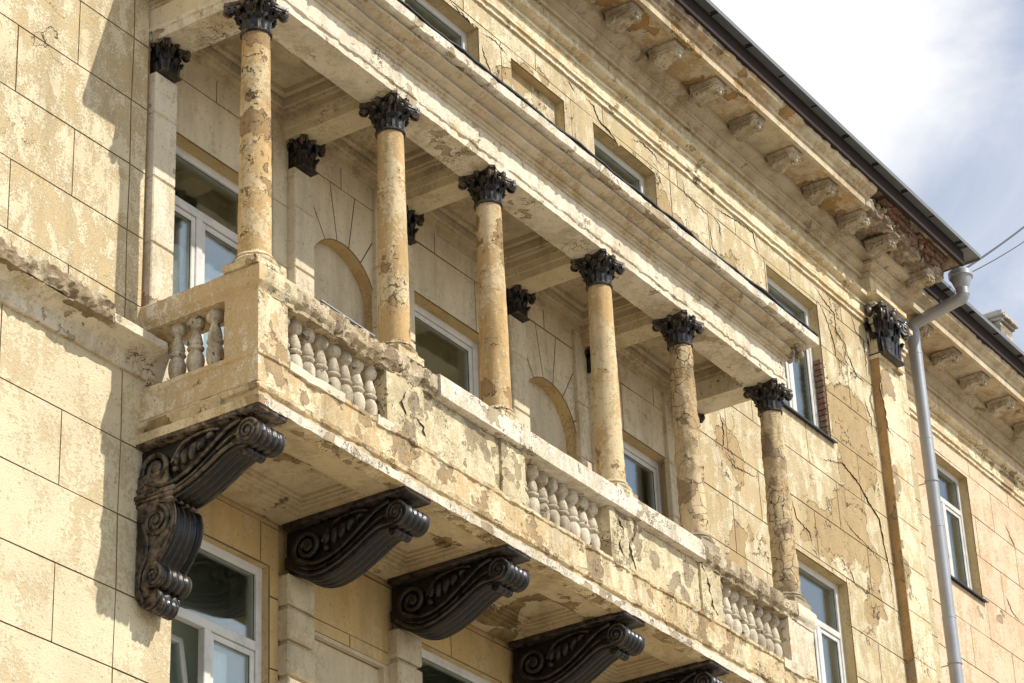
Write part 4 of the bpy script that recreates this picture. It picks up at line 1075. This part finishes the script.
# ================================================================== lifted plaster edges: ragged cracks whose right lip stands proud of the wall
LIPS = [(0, [(25.819, 17.144), (25.931, 17.054), (26.063, 16.903), (26.172, 16.638), (26.176, 16.502), (26.43, 16.452)], 0.05, 0.013), (0, [(26.386, 16.867), (26.54, 16.653), (26.731, 16.455), (27.037, 16.458)], 0.04, 0.012), (0, [(26.881, 16.222), (26.917, 16.081), (27.009, 15.98), (27.002, 15.771)], 0.05, 0.012), (0, [(25.298, 14.813), (26.016, 15.006), (26.428, 14.893), (26.652, 14.709), (26.894, 14.596), (26.938, 14.324), (27.031, 13.961), (27.044, 13.455)], 0.07, 0.018), (0, [(24.578, 14.045), (24.651, 13.8), (24.962, 13.744), (25.011, 13.582)], 0.05, 0.014), (0, [(25.899, 13.667), (26.023, 13.455), (26.451, 13.447)], 0.04, 0.01), (0, [(25.865, 14.295), (26.092, 14.16), (26.511, 14.089), (26.84, 13.984)], 0.03, 0.009), (0, [(25.757, 17.328), (26.037, 17.193), (26.273, 17.131), (26.258, 16.89), (26.489, 16.8), (26.51, 16.482)], 0.05, 0.014), (0, [(26.753, 17.388), (26.835, 17.137), (27.054, 17.087), (27.026, 16.553)], 0.04, 0.011), (-0.13, [(27.209, 16.657), (27.072, 16.39), (27.154, 16.189), (27.191, 15.879), (27.38, 15.813)], 0.05, 0.013), (0, [(23.272, 17.242), (23.567, 17.276), (23.87, 17.325), (24.232, 17.343), (24.296, 17.186), (24.376, 17.053)], 0.06, 0.016), (0, [(23.253, 17.116), (23.405, 17.055), (23.437, 16.887)], 0.03, 0.011), (0, [(23.17, 16.944), (23.185, 16.671), (23.343, 16.579)], 0.04, 0.011), (0, [(22.597, 17.281), (22.628, 17.097), (22.904, 17.065), (23.245, 17.062)], 0.04, 0.011), (0, [(20.537, 17.301), (20.695, 17.272), (20.797, 17.133), (21.022, 17.089), (21.221, 17.024)], 0.06, 0.016), (0, [(20.18, 17.319), (20.332, 17.247)], 0.03, 0.012), (0, [(21.454, 17.229), (21.729, 17.321), (21.994, 17.284), (22.103, 17.207)], 0.05, 0.014), (0, [(18.549, 17.02), (18.777, 17.055), (19.049, 17.004)], 0.04, 0.012), (0, [(18.553, 16.87), (18.619, 16.693), (18.725, 16.599)], 0.04, 0.014), (0, [(17.978, 17.094), (18.196, 17.066), (18.424, 17.017)], 0.04, 0.012), (0, [(12.103, 11.617), (12.136, 11.408), (12.264, 11.398), (12.478, 11.399), (12.641, 11.398), (12.889, 11.39), (13.03, 11.372), (13.2, 11.374)], 0.05, 0.012), (0, [(23.038, 14.007), (23.283, 13.917), (23.867, 14.012)], 0.04, 0.01), (0, [(22.981, 14.528), (23.066, 14.363), (23.048, 14.144), (22.987, 14.0)], 0.05, 0.014), (-1.135, [(15.469, 11.346), (15.402, 11.219), (15.461, 11.13), (15.372, 11.017)], 0.03, 0.01), (-1.135, [(15.599, 11.162), (15.674, 11.124), (15.732, 11.008)], 0.03, 0.01), (-1.135, [(18.723, 11.392), (18.797, 11.296), (18.714, 11.12), (18.789, 11.037)], 0.03, 0.011), (-1.135, [(19.013, 11.483), (19.045, 11.382), (18.891, 11.182), (18.995, 10.961)], 0.03, 0.01), (-1.135, [(20.236, 11.441), (20.343, 11.273), (20.36, 11.076), (20.468, 11.01)], 0.03, 0.011), (0.68, [(32.722, 16.777), (32.889, 16.575), (33.029, 16.467)], 0.04, 0.01), (0.68, [(32.352, 15.575), (32.516, 15.376), (32.778, 15.309)], 0.05, 0.012)]
def lifted_edge(y, pts, w_, h, parent, mat):
    P = [Vector(p) for p in pts]; out = [P[0]]
    for a, b in zip(P, P[1:]):
        n = max(2, int((b-a).length/.022)); d = (b-a).normalized(); nn = Vector((-d.y, d.x))
        for i in range(1, n+1):
            t = i/n; j = 0 if i == n else (noise.fractal(Vector((a.x*3+t*4, a.y*3, i*.7)), .5, 2, 3)*.022+random.uniform(-.004, .004)); out.append(a.lerp(b, t)+nn*j)
    bm = bmesh.new(); R_ = []; n = len(out)
    for i, p in enumerate(out):
        t = i/(n-1); k = min(1, 4*t, 4*(1-t)); k = max(.08, k)*(.6+.7*abs(noise.noise(Vector((p.x*6, p.y*6, 3)))))
        g = .003+.009*k*(.4+abs(noise.noise(Vector((p.x*9, p.y*9, 7))))*1.6)
        ww = w_*(.7+.8*abs(noise.noise(Vector((p.x*5, p.y*5, 1)))))
        R_.append([bm.verts.new(q) for q in ((p.x-g, y-.0012, p.y-g*.4), (p.x, y-.0012, p.y), (p.x, y-h*k, p.y), (p.x+ww*.25, y-h*k*1.05, p.y+.3*ww*.25), (p.x+ww, y+.002, p.y+.3*ww))])
    for a, b in zip(R_, R_[1:]):
        for j in range(4):
            f = bm.faces.new((a[j], b[j], b[j+1], a[j+1])); f.material_index = 1 if j < 2 else 0  # crack's shade put into the dark colour of the flat strip and lip edge
    bmesh.ops.recalc_face_normals(bm, faces=bm.faces)
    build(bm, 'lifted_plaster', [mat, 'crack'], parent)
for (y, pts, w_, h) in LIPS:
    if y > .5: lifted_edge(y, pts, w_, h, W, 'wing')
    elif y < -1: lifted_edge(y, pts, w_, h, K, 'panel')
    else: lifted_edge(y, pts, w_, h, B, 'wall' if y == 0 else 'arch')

# ================================================================== downpipe
D = root('downpipe', (29.02, .15, 0), 'grey galvanised downpipe with a funnel head in the corner between the two facades', 'downpipe')
bm = bmesh.new(); PR = .083
z = .3
while z < 18.12:
    z1 = min(z+1.25, 18.12); tube(bm, [(29.02, .15, z), (29.02, .15, z1)], [PR, PR+.004], 20, False)
    tube(bm, [(29.02, .15, z1-.045), (29.02, .15, z1-.04), (29.02, .15, z1), (29.02, .15, z1+.004)], [PR, PR+.007, PR+.007, PR], 20, False); z = z1
tube(bm, [(29.02, .15, 18.10), (29.02, .14, 18.19), (29.02, .10, 18.225)], PR, 20, False)
tube(bm, [(29.02, .14, 18.215), (29.02, -.56, 18.36)], PR, 20, False); tube(bm, [(29.02, -.52, 18.352), (29.02, -.59, 18.365), (29.02, -.615, 18.39), (29.02, -.62, 18.44)], PR+.003, 20, False)
pp = build(bm, 'pipe', 'metal', D, angle=50)
bm = bmesh.new(); tube(bm, [(29.02, -.62, z_) for z_ in (18.40, 18.50, 18.505, 18.66, 18.662, 18.665, 18.735)], [.086, .086, .090, .145, .145, .162, .162], 24, False)
bmesh.ops.solidify(bm, geom=bm.faces[:], thickness=.004)
build(bm, 'funnel', 'metal', D, angle=20)
for z in (15.9, 13.4, 10.9, 8.4, 5.9, 3.4):
    bm = bmesh.new(); tube(bm, [(29.02, .15, z), (29.02, .15, z+.03)], PR+.012, 20); tube(bm, [(29.02, .2, z+.015), (29.02, DY+.02, z+.015)], .008, 6)
    build(bm, 'bracket', 'metal', D, angle=50)

# ================================================================== cables
def cable(name, a, b, sag, r, label):
    a, b = Vector(a), Vector(b); bm = bmesh.new(); n = 30
    tube(bm, [a.lerp(b, i/n)-Vector((0, 0, sag*4*(i/n)*(1-i/n))) for i in range(n+1)], r, 6)
    c = root(name, a, label, 'cable'); build(bm, 'strand', 'wire', c, smooth=True)
def ray_at(u, v_, dist):
    d = (fw + r2*((u-512)/2645.245) + u2*(-(v_-341.5)/2645.245)).normalized(); return Vector((0, -12, 1.65))+d*dist
cable('overhead_cable', (29.02, -.64, 18.76), ray_at(1085, 171, 60), .12, .016, 'thicker dark overhead cable leaving the roof corner towards the right')
cable('overhead_cable', (29.12, -.66, 18.74), ray_at(1085, 189, 60), .16, .009, 'thin grey overhead cable sagging below the thicker one')
